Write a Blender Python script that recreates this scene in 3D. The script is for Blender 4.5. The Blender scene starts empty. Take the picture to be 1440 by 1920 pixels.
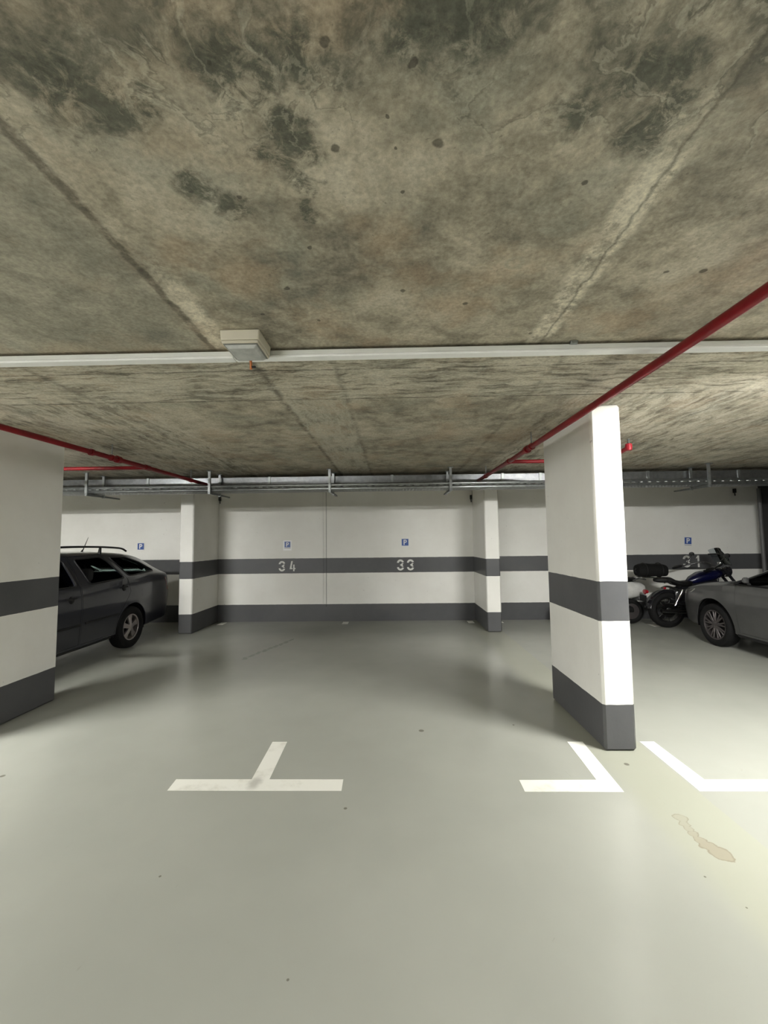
import bpy, bmesh, math, random
from mathutils import Vector, Matrix
from mathutils.bvhtree import BVHTree
random.seed(7)
PI = math.pi
SC = bpy.context.scene
COL = SC.collection

# ------------------------------------------------------------------ camera
cam_d = bpy.data.cameras.new('camera')
cam = bpy.data.objects.new('camera', cam_d); COL.objects.link(cam)
cam_d.sensor_fit = 'VERTICAL'; cam_d.sensor_height = 36.0
cam_d.lens = 787.41 / 1920 * 36.0
cam_d.clip_start = 0.05; cam_d.clip_end = 200
_r = Vector((0.9996784792, 0.0226036723, -0.0114896562))
_u = Vector((0.0130306924, -0.0692547173, 0.9975139022))
_f = Vector((-0.0217517645, 0.9973428990, 0.0695269920))
cam.matrix_world = Matrix(((_r.x, _u.x, -_f.x, 0), (_r.y, _u.y, -_f.y, 0), (_r.z, _u.z, -_f.z, 1.65), (0, 0, 0, 1)))
SC.camera = cam

# ------------------------------------------------------------------ world, exposure
SC.view_settings.view_transform = 'Standard'
SC.view_settings.look = 'None'
SC.view_settings.gamma = 1.0
SC.view_settings.use_curve_mapping = False
SC.view_settings.exposure = 0.0
LAMP_STRENGTH = 1060.0
W = bpy.data.worlds.new('world'); SC.world = W; W.use_nodes = True
W.node_tree.nodes['Background'].inputs[0].default_value = (0.02, 0.02, 0.02, 1)
W.node_tree.nodes['Background'].inputs[1].default_value = 1.0
SC.cycles.max_bounces = 10
SC.cycles.diffuse_bounces = 6

CEIL = 2.755        # ceiling height
WALL_Y = 8.875      # back wall plane

# ------------------------------------------------------------------ node helpers
class N:
    def __init__(self, name):
        self.m = bpy.data.materials.new(name); self.m.use_nodes = True
        self.t = self.m.node_tree; self.t.nodes.clear()
        self.out = self.t.nodes.new('ShaderNodeOutputMaterial')
        self.b = self.t.nodes.new('ShaderNodeBsdfPrincipled')
        self.t.links.new(self.b.outputs[0], self.out.inputs[0])
    def _set(self, sock, v):
        if hasattr(v, 'links') or isinstance(v, bpy.types.NodeSocket): self.t.links.new(v, sock)
        else: sock.default_value = v
    def pos(self):
        if not hasattr(self, '_pos'): self._pos = self.t.nodes.new('ShaderNodeNewGeometry').outputs['Position']
        return self._pos
    def obj(self): return self.t.nodes.new('ShaderNodeTexCoord').outputs['Object']
    def xyz(self):
        s = self.t.nodes.new('ShaderNodeSeparateXYZ'); self.t.links.new(self.pos(), s.inputs[0]); return s.outputs
    def math(self, op, a, b=0.0, clamp=False):
        n = self.t.nodes.new('ShaderNodeMath'); n.operation = op; n.use_clamp = clamp
        self._set(n.inputs[0], a); self._set(n.inputs[1], b); return n.outputs[0]
    def vscale(self, v, s):
        n = self.t.nodes.new('ShaderNodeVectorMath'); n.operation = 'MULTIPLY'
        self._set(n.inputs[0], v); n.inputs[1].default_value = s; return n.outputs[0]
    def vadd(self, a, b):
        n = self.t.nodes.new('ShaderNodeVectorMath'); n.operation = 'ADD'
        self._set(n.inputs[0], a); self._set(n.inputs[1], b); return n.outputs[0]
    def dist(self, v, p):
        n = self.t.nodes.new('ShaderNodeVectorMath'); n.operation = 'DISTANCE'
        self._set(n.inputs[0], v); n.inputs[1].default_value = p; return n.outputs['Value']
    def noise(self, v, scale, detail=4, rough=0.55, dist=0.0, color=False):
        n = self.t.nodes.new('ShaderNodeTexNoise'); self._set(n.inputs['Vector'], v)
        n.inputs['Scale'].default_value = scale; n.inputs['Detail'].default_value = detail
        n.inputs['Roughness'].default_value = rough; n.inputs['Distortion'].default_value = dist
        return n.outputs['Color' if color else 'Fac']
    def mapr(self, v, a, b, c=0.0, d=1.0, smooth=True):
        n = self.t.nodes.new('ShaderNodeMapRange'); n.interpolation_type = 'SMOOTHSTEP' if smooth else 'LINEAR'
        self._set(n.inputs[0], v)
        for i, x in enumerate((a, b, c, d)): n.inputs[1 + i].default_value = x
        return n.outputs[0]
    def mix(self, f, a, b, mode='MIX'):
        n = self.t.nodes.new('ShaderNodeMix'); n.data_type = 'RGBA'; n.blend_type = mode
        self._set(n.inputs[0], f); self._set(n.inputs[6], a); self._set(n.inputs[7], b); return n.outputs[2]
    def ramp(self, v, stops):
        n = self.t.nodes.new('ShaderNodeValToRGB'); self._set(n.inputs[0], v)
        e = n.color_ramp.elements
        while len(e) < len(stops): e.new(0.5)
        for k, (p, c) in enumerate(stops): e[k].position = p; e[k].color = (*c, 1)
        return n.outputs[0]
    def bump(self, h, strength=0.2, dist=0.01):
        n = self.t.nodes.new('ShaderNodeBump'); n.inputs['Strength'].default_value = strength
        n.inputs['Distance'].default_value = dist; self._set(n.inputs['Height'], h)
        self.t.links.new(n.outputs[0], self.b.inputs['Normal'])
    def base(self, c): self._set(self.b.inputs['Base Color'], c)
    def set(self, **k):
        for a, v in k.items(): self._set(self.b.inputs[a.replace('_', ' ')], v)

def C4(c): return (*c, 1.0)

def simple(name, col, rough=0.5, metal=0.0, coat=0.0, var=0.08, scale=8.0, spec=0.5):
    n = N(name)
    f = n.noise(n.obj(), scale, 3)
    lo = tuple(max(0, c * (1 - var)) for c in col); hi = tuple(min(1, c * (1 + var)) for c in col)
    n.base(n.mix(n.mapr(f, .3, .7), C4(lo), C4(hi)))
    n.set(Roughness=rough, Metallic=metal)
    n.b.inputs['Coat Weight'].default_value = coat
    n.b.inputs['Coat Roughness'].default_value = 0.08
    n.b.inputs['Specular IOR Level'].default_value = spec
    return n.m

# ------------------------------------------------------------------ materials
def mat_paint(name='banded_wall_paint', k=1.0):
    """white masonry paint with a dark grey skirting and a dark grey band (heights are world z)"""
    n = N(name); x, y, z = n.xyz()
    wob = n.math('MULTIPLY', n.math('SUBTRACT', n.noise(n.pos(), 9, 3), .5), .008)
    zz = n.math('ADD', z, wob)
    g1 = n.math('LESS_THAN', zz, .352)
    g2 = n.math('MULTIPLY', n.math('GREATER_THAN', zz, .997), n.math('LESS_THAN', zz, 1.31))
    g = n.math('MAXIMUM', g1, g2)
    big = n.noise(n.pos(), 1.1, 5, .6); fine = n.noise(n.pos(), 30, 4)
    white = n.mix(n.mapr(big, .3, .75), (.74 * k, .73 * k, .685 * k, 1), (.81 * k, .805 * k, .765 * k, 1))
    pits = n.mapr(n.noise(n.pos(), 26, 2, .4), .76, .80)
    white = n.mix(n.math('MULTIPLY', pits, .45), white, (.22, .22, .20, 1))
    grey = n.mix(n.mapr(big, .3, .7), (.072 * k, .073 * k, .077 * k, 1), (.092 * k, .093 * k, .096 * k, 1))
    n.base(n.mix(g, white, grey))
    n.set(Roughness=n.mix(g, (.6, .6, .6, 1), (.42, .42, .42, 1)))
    n.b.inputs['Specular IOR Level'].default_value = .35
    n.bump(n.math('ADD', fine, n.math('MULTIPLY', big, 1.5)), .18, .004)
    return n.m

def mat_floor():
    n = N('grey_green_epoxy_floor'); x, y, z = n.xyz()
    big = n.noise(n.pos(), .9, 4, .55); mid = n.noise(n.pos(), 5, 5, .6); fine = n.noise(n.pos(), 160, 2)
    c = n.mix(n.mapr(big, .3, .7), (.315, .320, .284, 1), (.345, .350, .310, 1))
    c = n.mix(n.math('MULTIPLY', n.mapr(mid, .45, .8), .08), c, (.32, .325, .285, 1))
    # coating joint running away from the camera: slightly yellower to its left
    xw = n.math('ADD', x, n.math('MULTIPLY', n.math('SUBTRACT', n.noise(n.pos(), 14, 2), .5), .012))
    strip = n.math('MULTIPLY', n.mapr(xw, 1.40, 1.60), n.math('SUBTRACT', 1.0, n.mapr(xw, 1.955, 1.965)))
    c = n.mix(n.math('MULTIPLY', strip, .6), c, (.345, .35, .275, 1))
    # scuffs and specks
    sc = n.mapr(n.noise(n.vscale(n.pos(), (6, 2.2, 1)), 2.6, 6, .68, 1.2), .69, .74)
    c = n.mix(n.math('MULTIPLY', sc, .22), c, (.16, .16, .14, 1))
    sp = None
    for (px, py, r) in [(-1.183, 2.184, .007), (-.421, 1.698, .006), (1.497, 2.201, .006), (1.554, 2.028, .005), (1.686, 3.237, .02),
                        (.221, 3.789, .025), (-2.828, 3.077, .018), (-.32, 2.72, .012), (1.05, 3.9, .01)]:
        d = n.math('DIVIDE', n.dist(n.pos(), (px, py, 0)), r)
        sp = d if sp is None else n.math('MINIMUM', sp, d)
    c = n.mix(n.math('MULTIPLY', n.math('SUBTRACT', 1, n.mapr(sp, .7, 1.1)), .75), c, (.10, .09, .07, 1))
    # dark crack near the back wall
    cr = None
    for k in range(9):
        t = k / 8; px = -2.15 + .40 * t; py = 6.1 + 1.1 * t
        d = n.math('DIVIDE', n.dist(n.vadd(n.vscale(n.pos(), (2.2, 1, 1)), n.vscale(n.noise(n.pos(), 9, 3, color=True), (.22, .2, 0))), (px * 2.2 + .11, py + .1, 0)), .09)
        cr = d if cr is None else n.math('MINIMUM', cr, d)
    c = n.mix(n.math('MULTIPLY', n.math('SUBTRACT', 1, n.mapr(cr, .6, 1.2)), .4), c, (.09, .09, .08, 1))
    # dried brown stain in front of the pillar
    st = None
    warp = n.vadd(n.pos(), n.vscale(n.noise(n.pos(), 16, 3, color=True), (.05, .05, 0)))
    for (px, py, r) in [(1.690, 2.355, .058), (1.668, 2.405, .048), (1.655, 2.455, .032), (1.652, 2.50, .028), (1.656, 2.545, .026),
                        (1.660, 2.59, .034), (1.672, 2.64, .038)]:
        d = n.math('DIVIDE', n.dist(warp, (px + .025, py + .025, 0)), r)
        st = d if st is None else n.math('MINIMUM', st, d)
    inside = n.math('SUBTRACT', 1, n.mapr(st, .92, 1.04))
    ring = n.math('MULTIPLY', inside, n.mapr(st, .72, 1.0))
    near = n.math('SUBTRACT', 1, n.mapr(y, 2.40, 2.60))
    c = n.mix(n.math('MULTIPLY', inside, n.math('ADD', .25, n.math('MULTIPLY', near, .35))), c, (.27, .235, .17, 1))
    c = n.mix(n.math('MULTIPLY', ring, .45), c, (.15, .12, .08, 1))
    n.base(c)
    n.set(Roughness=n.mapr(big, .2, .8, .20, .26))
    n.b.inputs['Specular IOR Level'].default_value = .5
    n.bump(n.math('ADD', n.math('MULTIPLY', fine, .5), n.math('MULTIPLY', big, .5)), .03, .003)
    return n.m

def mat_ceiling():
    n = N('stained_board_marked_concrete'); x, y, z = n.xyz(); P = n.pos()
    warp = n.vadd(P, n.vscale(n.noise(P, 3.5, 4, color=True), (.16, .16, 0)))      # mean shift .08
    big = n.noise(warp, 1.5, 8, .62); mid = n.noise(warp, 6, 8, .68); fine = n.noise(P, 60, 6, .7)
    f = n.math('ADD', n.math('MULTIPLY', big, .52), n.math('MULTIPLY', mid, .48))
    c = n.ramp(f, [(.36, (.17, .155, .122)), (.46, (.31, .28, .215)), (.53, (.42, .378, .292)), (.65, (.56, .515, .41))])
    # warm ochre patches and greenish patches
    c = n.mix(n.math('MULTIPLY', n.mapr(n.noise(warp, 1.9, 5, .6), .50, .66), .46), c, (.41, .305, .205, 1))
    c = n.mix(n.math('MULTIPLY', n.mapr(n.noise(n.vadd(warp, (7.3, 2.1, 0)), 2.3, 5, .6), .52, .68), .38), c, (.255, .268, .222, 1))
    # pour edge with dark damp stains nearest the camera
    yw = n.math('ADD', y, n.math('MULTIPLY', n.math('SUBTRACT', n.noise(P, 5, 5, .6), .5), .35))
    damp = n.math('MULTIPLY', n.math('SUBTRACT', 1, n.mapr(yw, .86, 1.02)), n.mapr(n.noise(warp, 5, 8, .70), .40, .60))
    c = n.mix(n.math('MULTIPLY', damp, .72), c, (.085, .088, .068, 1))
    # irregular dark blotches
    bl = None
    w2 = n.vadd(P, n.vscale(n.noise(P, 11, 6, .7, color=True), (.22, .22, 0)))
    for (px, py, r) in [(-.27, 1.03, .045), (-.25, 1.10, .05), (-.30, 1.16, .05), (-.34, 1.10, .035), (-.26, 1.22, .035), (-.265, 1.33, .03),
                        (-.38, .90, .07), (-.30, .91, .06), (-.20, .88, .05), (-.78, .92, .10), (-.70, .98, .07), (-.62, .95, .04),
                        (.19, .83, .09), (.06, .85, .06), (.60, .93, .06), (.69, .93, .05), (.73, 1.0, .04), (.50, 1.02, .06), (.70, 1.07, .08), (-.52, 1.30, .06), (-.60, 1.22, .05)]:
        d = n.math('DIVIDE', n.dist(w2, (px + .11, py + .11, CEIL)), r)
        bl = d if bl is None else n.math('MINIMUM', bl, d)
    c = n.mix(n.math('MULTIPLY', n.math('MULTIPLY', n.math('SUBTRACT', 1, n.mapr(bl, .45, 1.7)), n.mapr(n.noise(P, 13, 9, .76, .6), .37, .54)), .88), c, (.085, .090, .070, 1))
    # wrinkled edges left by the wet pour
    wn = n.noise(warp, 3.2, 7, .60, .4); aw = n.math('ABSOLUTE', n.math('SUBTRACT', wn, .5))
    zone = n.math('MULTIPLY', n.math('SUBTRACT', 1, n.mapr(yw, 1.02, 1.25)), n.mapr(n.noise(P, 2.3, 3), .42, .55))
    c = n.mix(n.math('MULTIPLY', n.math('SUBTRACT', 1, n.mapr(aw, .004, .014)), n.math('MULTIPLY', zone, .38)), c, (.10, .10, .08, 1))
    c = n.mix(n.math('MULTIPLY', n.math('SUBTRACT', 1, n.mapr(n.math('ABSOLUTE', n.math('SUBTRACT', wn, .522)), .004, .018)), n.math('MULTIPLY', zone, .30)), c, (.52, .49, .39, 1))
    # small round spots
    sp = None
    w3 = n.vadd(P, n.vscale(n.noise(P, 40, 3, color=True), (.016, .016, 0)))
    for (px, py, r) in [(-.15, 1.105, .014), (.139, 1.099, .017), (.055, 1.787, .013), (.61, 1.246, .010), (-.137, .854, .013), (-.478, 1.262, .009),
                        (.043, 1.26, .008), (1.30, 1.70, .016), (1.15, 1.70, .010), (.75, 2.2, .012), (-.30, 1.5, .010), (-.45, 1.75, .014), (-.36, 2.02, .010),
                        (.06, .90, .012), (.78, 1.2, .013), (-.41, .885, .006), (.0, 1.02, .006), (.02, 1.11, .006), (.35, 1.9, .012), (-.62, 1.95, .010)]:
        d = n.math('DIVIDE', n.dist(w3, (px + .008, py + .008, CEIL)), r)
        sp = d if sp is None else n.math('MINIMUM', sp, d)
    c = n.mix(n.math('MULTIPLY', n.math('SUBTRACT', 1, n.mapr(sp, .7, 1.15)), .72), c, (.055, .050, .040, 1))
    # pale plugged hole
    d = n.dist(w3, (.507, 1.627, CEIL))
    rg = n.math('MULTIPLY', n.mapr(d, .018, .026), n.math('SUBTRACT', 1, n.mapr(d, .036, .048)))
    c = n.mix(n.math('MULTIPLY', rg, .5), c, (.38, .36, .28, 1))
    # formwork joint on the left: dark line, pale laitance on its right
    wx = n.math('ADD', x, n.math('MULTIPLY', n.math('SUBTRACT', n.noise(P, 6, 7, .72), .5), .075))
    def band(v, a, b, s=.01): return n.math('MULTIPLY', n.mapr(v, a - s, a + s), n.math('SUBTRACT', 1, n.mapr(v, b - s, b + s)))
    near = n.math('SUBTRACT', 1, n.mapr(y, 2.2, 2.4))
    rag = n.mapr(n.noise(P, 9, 8, .76), .38, .56)
    c = n.mix(n.math('MULTIPLY', n.math('MULTIPLY', band(wx, -.985, -.885, .03), n.mapr(y, 1.3, 1.9)), n.math('MULTIPLY', rag, n.math('MULTIPLY', near, .85))), c, (.74, .68, .54, 1))
    c = n.mix(n.math('MULTIPLY', n.math('MULTIPLY', band(wx, -1.030, -.995, .008), near), n.math('ADD', .3, n.math('MULTIPLY', rag, .4))), c, (.072, .062, .048, 1))
    c = n.mix(n.math('MULTIPLY', n.math('MULTIPLY', n.math('SUBTRACT', 1, n.mapr(x, -1.08, -1.0)), near), .40), c, (.27, .272, .225, 1))
    # formwork joint on the right: wide pale ragged band with a thin dark line in it
    c = n.mix(n.math('MULTIPLY', n.math('MULTIPLY', band(wx, .76, .875, .022), n.mapr(y, 1.0, 1.25)), n.math('MULTIPLY', rag, n.math('MULTIPLY', near, .88))), c, (.74, .69, .55, 1))
    c = n.mix(n.math('MULTIPLY', band(wx, .836, .846, .006), n.math('MULTIPLY', near, .6)), c, (.09, .08, .06, 1))
    # board marks beyond the trunking: plank strip across the bay, then lengthways panels
    sx = n.noise(n.vscale(warp, (1.3, 9, 1)), 2.4, 8, .76); sy = n.noise(n.vscale(warp, (7, 1.2, 1)), 2.4, 8, .76)
    strip = band(y, 2.46, 3.17, .015)
    c = n.mix(n.math('MULTIPLY', n.math('MULTIPLY', strip, n.mapr(sx, .44, .60)), .80), c, (.58, .55, .45, 1))
    c = n.mix(n.math('MULTIPLY', n.math('MULTIPLY', strip, n.math('SUBTRACT', 1, n.mapr(sx, .36, .47))), .75), c, (.085, .078, .060, 1))
    far = n.mapr(y, 3.16, 3.2)
    c = n.mix(n.math('MULTIPLY', n.math('MULTIPLY', far, n.mapr(sx, .48, .66)), .30), c, (.48, .46, .38, 1))
    side = n.math('MAXIMUM', n.mapr(x, 1.2, 1.5), n.math('SUBTRACT', 1, n.mapr(x, -2.2, -1.8)))
    sd = n.math('MULTIPLY', side, n.mapr(y, 2.9, 3.3))
    c = n.mix(n.math('MULTIPLY', n.math('MULTIPLY', sd, n.mapr(sy, .46, .60)), .70), c, (.58, .55, .46, 1))
    c = n.mix(n.math('MULTIPLY', n.math('MULTIPLY', sd, n.math('SUBTRACT', 1, n.mapr(sy, .36, .46))), .65), c, (.10, .09, .07, 1))
    yj = n.math('ADD', y, n.math('MULTIPLY', n.math('SUBTRACT', n.noise(P, 4, 5, .65), .5), .03))
    for (yy, k) in [(2.62, .75), (3.18, .95), (2.50, .35)]:
        c = n.mix(n.math('MULTIPLY', band(yj, yy - .008, yy + .008, .008), n.math('MULTIPLY', rag, k)), c, (.075, .068, .052, 1))
    panel = n.math('MULTIPLY', band(wx, -.83, -.36, .012), far)
    c = n.mix(n.math('MULTIPLY', n.math('MULTIPLY', panel, n.mapr(sy, .40, .58)), .70), c, (.52, .50, .41, 1))
    fj = n.mapr(y, 2.42, 2.46)
    for (xx, k) in [(-.85, .75), (-.35, .45), (1.05, .5), (-2.3, .5), (2.6, .35)]:
        c = n.mix(n.math('MULTIPLY', n.math('MULTIPLY', band(wx, xx - .02, xx + .02, .025), fj), n.math('MULTIPLY', rag, k)), c, (.08, .072, .056, 1))
    # fine pores and grain
    c = n.mix(n.math('MULTIPLY', n.mapr(n.noise(P, 55, 3, .6), .66, .74), .40), c, (.07, .065, .05, 1))
    g = n.mapr(fine, .3, .7, .74, 1.26, False)
    gm = n.t.nodes.new('ShaderNodeCombineXYZ')
    for i in range(3): n.t.links.new(g, gm.inputs[i])
    c = n.mix(1.0, c, gm.outputs[0], 'MULTIPLY')
    n.base(c)
    n.set(Roughness=.75)
    n.b.inputs['Specular IOR Level'].default_value = .25
    n.bump(n.math('ADD', n.math('MULTIPLY', mid, .8), n.math('MULTIPLY', fine, .35)), .30, .012)
    return n.m

def mat_galv(name, col=(.46, .48, .49), rough=.34):
    n = N(name)
    f = n.noise(n.obj(), 18, 5, .6); s = n.noise(n.vscale(n.obj(), (1.3, 8, 8)), 1.2, 3)
    n.base(n.mix(n.mapr(f, .3, .7), C4(tuple(c * .78 for c in col)), C4(col)))
    n.set(Metallic=.9, Roughness=n.mapr(f, .2, .8, rough - .03, rough + .06))
    n.bump(s, .05, .002)
    return n.m

def mat_line():
    n = N('worn_white_line_paint')
    f = n.noise(n.pos(), 5, 6, .65)
    c = n.mix(n.mapr(f, .5, .72), (.74, .735, .67, 1), (.60, .59, .52, 1))
    n.base(c); n.set(Roughness=.5); n.bump(n.noise(n.pos(), 90, 3), .1, .002)
    return n.m

def mat_line_scuffed():
    n = N('scuffed_white_line_paint')
    f = n.noise(n.pos(), 5, 6, .65)
    c = n.mix(n.mapr(f, .5, .72), (.74, .735, .67, 1), (.60, .59, .52, 1))
    d = n.dist(n.vscale(n.vadd(n.pos(), n.vscale(n.noise(n.pos(), 18, 3, color=True), (.05, .03, 0))), (1, .55, 1)), (-.952, 1.655, 0))
    c = n.mix(n.math('MULTIPLY', n.math('SUBTRACT', 1, n.mapr(d, .012, .065)), .55), c, (.22, .21, .18, 1))
    n.base(c); n.set(Roughness=.5); n.bump(n.noise(n.pos(), 90, 3), .1, .002)
    return n.m

def mat_glass(name, tint=(.55, .62, .60), rough=.02, alpha_t=.75):
    n = N(name)
    tr = n.t.nodes.new('ShaderNodeBsdfTransparent'); tr.inputs[0].default_value = (*tint, 1)
    gl = n.t.nodes.new('ShaderNodeBsdfGlossy'); gl.inputs[0].default_value = (.9, .95, .95, 1); gl.inputs['Roughness'].default_value = rough
    fr = n.t.nodes.new('ShaderNodeFresnel'); fr.inputs[0].default_value = 1.45
    mx = n.t.nodes.new('ShaderNodeMixShader')
    n.t.links.new(fr.outputs[0], mx.inputs[0]); n.t.links.new(tr.outputs[0], mx.inputs[1]); n.t.links.new(gl.outputs[0], mx.inputs[2])
    n.t.links.new(mx.outputs[0], n.out.inputs[0]); n.t.nodes.remove(n.b)
    return n.m

def mat_emit(name, col, s):
    n = N(name); n.base((.8, .8, .78, 1))
    n.b.inputs['Emission Color'].default_value = (*col, 1); n.b.inputs['Emission Strength'].default_value = s
    return n.m

M = dict(
    paint=mat_paint(), paint_joint=mat_paint('banded_joint_sealant', .60), paint_strip=mat_paint('banded_strip', .93), paper=simple('white_paper', (.90, .90, .91), .6, var=.02),
    floor=mat_floor(), ceiling=mat_ceiling(), line=mat_line(), line_scuffed=mat_line_scuffed(),
    galv=mat_galv('galvanised_steel', (.38, .40, .40), .36), galv_duct=mat_galv('galvanised_duct', (.30, .31, .32), .30), galv_dark=mat_galv('dull_bracket_steel', (.24, .25, .25), .45),
    trunk=simple('white_pvc_trunking', (.72, .73, .69), .38, var=.03), trunk_lid=simple('white_trunking_lid', (.88, .885, .87), .35, var=.03),
    red=simple('red_pipe_paint', (.195, .006, .010), .42, var=.15, spec=.3), red_bright=simple('red_fitting_paint', (.30, .012, .022), .45, var=.1, spec=.3),
    beige=simple('beige_fixture_plastic', (.60, .56, .45), .45, var=.03), diffuser=simple('frosted_diffuser', (.46, .47, .45), .25, var=.12, scale=20),
    seal=simple('grey_gasket', (.22, .22, .20), .6), copper=simple('orange_copper_stub', (.62, .22, .08), .45, .3), blackplastic=simple('black_plastic', (.015, .015, .015), .5),
    lampon=mat_emit('lit_diffuser', (1.0, .99, .95), LAMP_STRENGTH),
    sign_white=simple('sign_white', (.72, .73, .74), .45, var=.03), sign_blue=simple('sign_blue', (.045, .10, .33), .4, var=.05), sign_grey=simple('sign_small_print_grey', (.42, .42, .46), .5),
    stencil=simple('white_stencil_paint', (.66, .66, .63), .6, var=.12, scale=60), joint=simple('joint_sealant', (.36, .35, .32), .7),
    joint_pale=simple('pale_joint_strip', (.62, .61, .57), .65),
    car_dark=simple('dark_grey_car_paint', (.010, .011, .019), .34, .35, .7, var=.05), car_silver=simple('silver_grey_car_paint', (.072, .072, .072), .36, .4, .6, var=.04),
    rubber=simple('tyre_rubber', (.006, .006, .006), .8, spec=.2), alloy=simple('alloy_rim', (.42, .38, .37), .33, .85), alloy_dark=simple('dark_alloy_rim', (.15, .135, .135), .35, .8),
    trim=simple('black_trim', (.006, .006, .0065), .55, spec=.3), interior=simple('dark_interior', (.018, .018, .018), .8), glass=mat_glass('car_window_glass', (.84, .89, .87)),
    glass_clear=mat_glass('clear_screen', (.80, .83, .85)), lens_red=simple('red_lens', (.30, .012, .02), .18, coat=.5), lens_clear=simple('clear_lens', (.62, .62, .58), .12, coat=.8),
    chrome=simple('chrome', (.62, .62, .62), .12, 1.0, var=.02), chrome_dull=simple('dull_chrome', (.20, .20, .20), .25, 1.0), bike_blue=simple('dark_blue_tank_paint', (.003, .004, .030), .25, .2, .7),
    black_gloss=simple('black_gloss_paint', (.010, .010, .012), .25, coat=.6), leather=simple('black_leather', (.004, .004, .004), .55, spec=.3), canvas=simple('black_canvas', (.005, .005, .005), .85, spec=.2),
    engine=simple('dark_engine_metal', (.02, .02, .02), .5, .6), scooter=simple('white_scooter_plastic', (.55, .55, .53), .3, coat=.5),
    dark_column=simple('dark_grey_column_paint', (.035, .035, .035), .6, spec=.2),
    conduit=simple('grey_conduit', (.10, .10, .10), .5),
)

# ------------------------------------------------------------------ mesh helpers
class MB:
    def __init__(s): s.v = []; s.f = []
    def add(s, vs, fs):
        o = len(s.v); s.v += [tuple(v) for v in vs]; s.f += [tuple(i + o for i in f) for f in fs]; return s
    def box(s, x0, x1, y0, y1, z0, z1):
        return s.add([(x0, y0, z0), (x1, y0, z0), (x1, y1, z0), (x0, y1, z0), (x0, y0, z1), (x1, y0, z1), (x1, y1, z1), (x0, y1, z1)],
                     [(0, 3, 2, 1), (4, 5, 6, 7), (0, 1, 5, 4), (1, 2, 6, 5), (2, 3, 7, 6), (3, 0, 4, 7)])
    def prism(s, poly, axis, a, b):
        """extrude a 2d polygon along x, y or z between a and b"""
        def P(q, t):
            return (t, q[0], q[1]) if axis == 'x' else (q[0], t, q[1]) if axis == 'y' else (q[0], q[1], t)
        n = len(poly); vs = [P(q, a) for q in poly] + [P(q, b) for q in poly]
        return s.add(vs, [tuple(range(n - 1, -1, -1)), tuple(range(n, 2 * n))] + [(i, (i + 1) % n, n + (i + 1) % n, n + i) for i in range(n)])
    def loft(s, rings, cap=True, close=False):
        n = len(rings[0]); vs = [p for r in rings for p in r]; fs = []
        m = len(rings)
        for k in range(m if close else m - 1):
            a = k * n; b = ((k + 1) % m) * n
            fs += [(a + i, a + (i + 1) % n, b + (i + 1) % n, b + i) for i in range(n)]
        if cap and not close: fs += [tuple(range(n - 1, -1, -1)), tuple(range((m - 1) * n, m * n))]
        return s.add(vs, fs)
    def tube(s, pts, r, n=12, close=False):
        pts = [Vector(p) for p in pts]; m = len(pts); rr = r if isinstance(r, (list, tuple)) else [r] * m
        rings = []; up = None
        for i, p in enumerate(pts):
            if close: d = pts[(i + 1) % m] - pts[i - 1]
            else: d = pts[min(i + 1, m - 1)] - pts[max(i - 1, 0)]
            d.normalize()
            if up is None: up = d.orthogonal().normalized()
            up = (up - d * up.dot(d)); up = up.normalized() if up.length > 1e-6 else d.orthogonal().normalized()
            w = d.cross(up)
            rings.append([p + (up * math.cos(2 * PI * k / n) + w * math.sin(2 * PI * k / n)) * rr[i] for k in range(n)])
        return s.loft(rings, not close, close)
    def lathe(s, prof, c, axis='x', n=32, close=False):
        """prof = [(axial, radius)]; revolve about an axis through c"""
        rings = []
        for a, r in prof:
            ring = []
            for k in range(n):
                t = 2 * PI * k / n; u, w = r * math.cos(t), r * math.sin(t)
                o = (a, u, w) if axis == 'x' else (w, a, u) if axis == 'y' else (u, w, a)
                ring.append((c[0] + o[0], c[1] + o[1], c[2] + o[2]))
            rings.append(ring)
        return s.loft(rings, not close, close)
    def rings(s, specs, axis='x', n=20, p=2.0):
        """loft of superellipse rings: (t, c1, c2, r1, r2)"""
        R = []
        for (t, c1, c2, r1, r2) in specs:
            ring = []
            for k in range(n):
                a = 2 * PI * k / n; ca, sa = math.cos(a), math.sin(a)
                u = c1 + r1 * math.copysign(abs(ca) ** (2 / p), ca); w = c2 + r2 * math.copysign(abs(sa) ** (2 / p), sa)
                ring.append((t, u, w) if axis == 'x' else (u, t, w) if axis == 'y' else (u, w, t))
            R.append(ring)
        return s.loft(R)
    def mesh(s, name):
        me = bpy.data.meshes.new(name); me.from_pydata(s.v, [], s.f); me.validate()
        bm = bmesh.new(); bm.from_mesh(me); bmesh.ops.recalc_face_normals(bm, faces=bm.faces); bm.to_mesh(me); bm.free()
        return me
    def build(s, name, mat, parent=None, bevel=0.0, seg=2, angle=40, world=False):
        me = s.mesh(name)
        if world and parent is not None: me.transform(Matrix.Translation(-parent.location))
        return link(name, me, mat, parent, bevel, seg, angle)

def link(name, me, mat, parent=None, bevel=0.0, seg=2, angle=40):
    o = bpy.data.objects.new(name, me); COL.objects.link(o)
    me.materials.clear(); me.materials.append(M[mat] if isinstance(mat, str) else mat)
    for p in me.polygons: p.use_smooth = True
    me.set_sharp_from_angle(angle=math.radians(angle))
    if parent is not None: o.parent = parent
    if bevel:
        b = o.modifiers.new('bevel', 'BEVEL'); b.width = bevel; b.segments = seg; b.limit_method = 'ANGLE'; b.angle_limit = math.radians(40)
    return o

def tag(o, label=None, cat=None, group=None, kind=None):
    if label: o['label'] = label
    if cat: o['category'] = cat
    if group: o['group'] = group
    if kind: o['kind'] = kind
    return o

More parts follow.
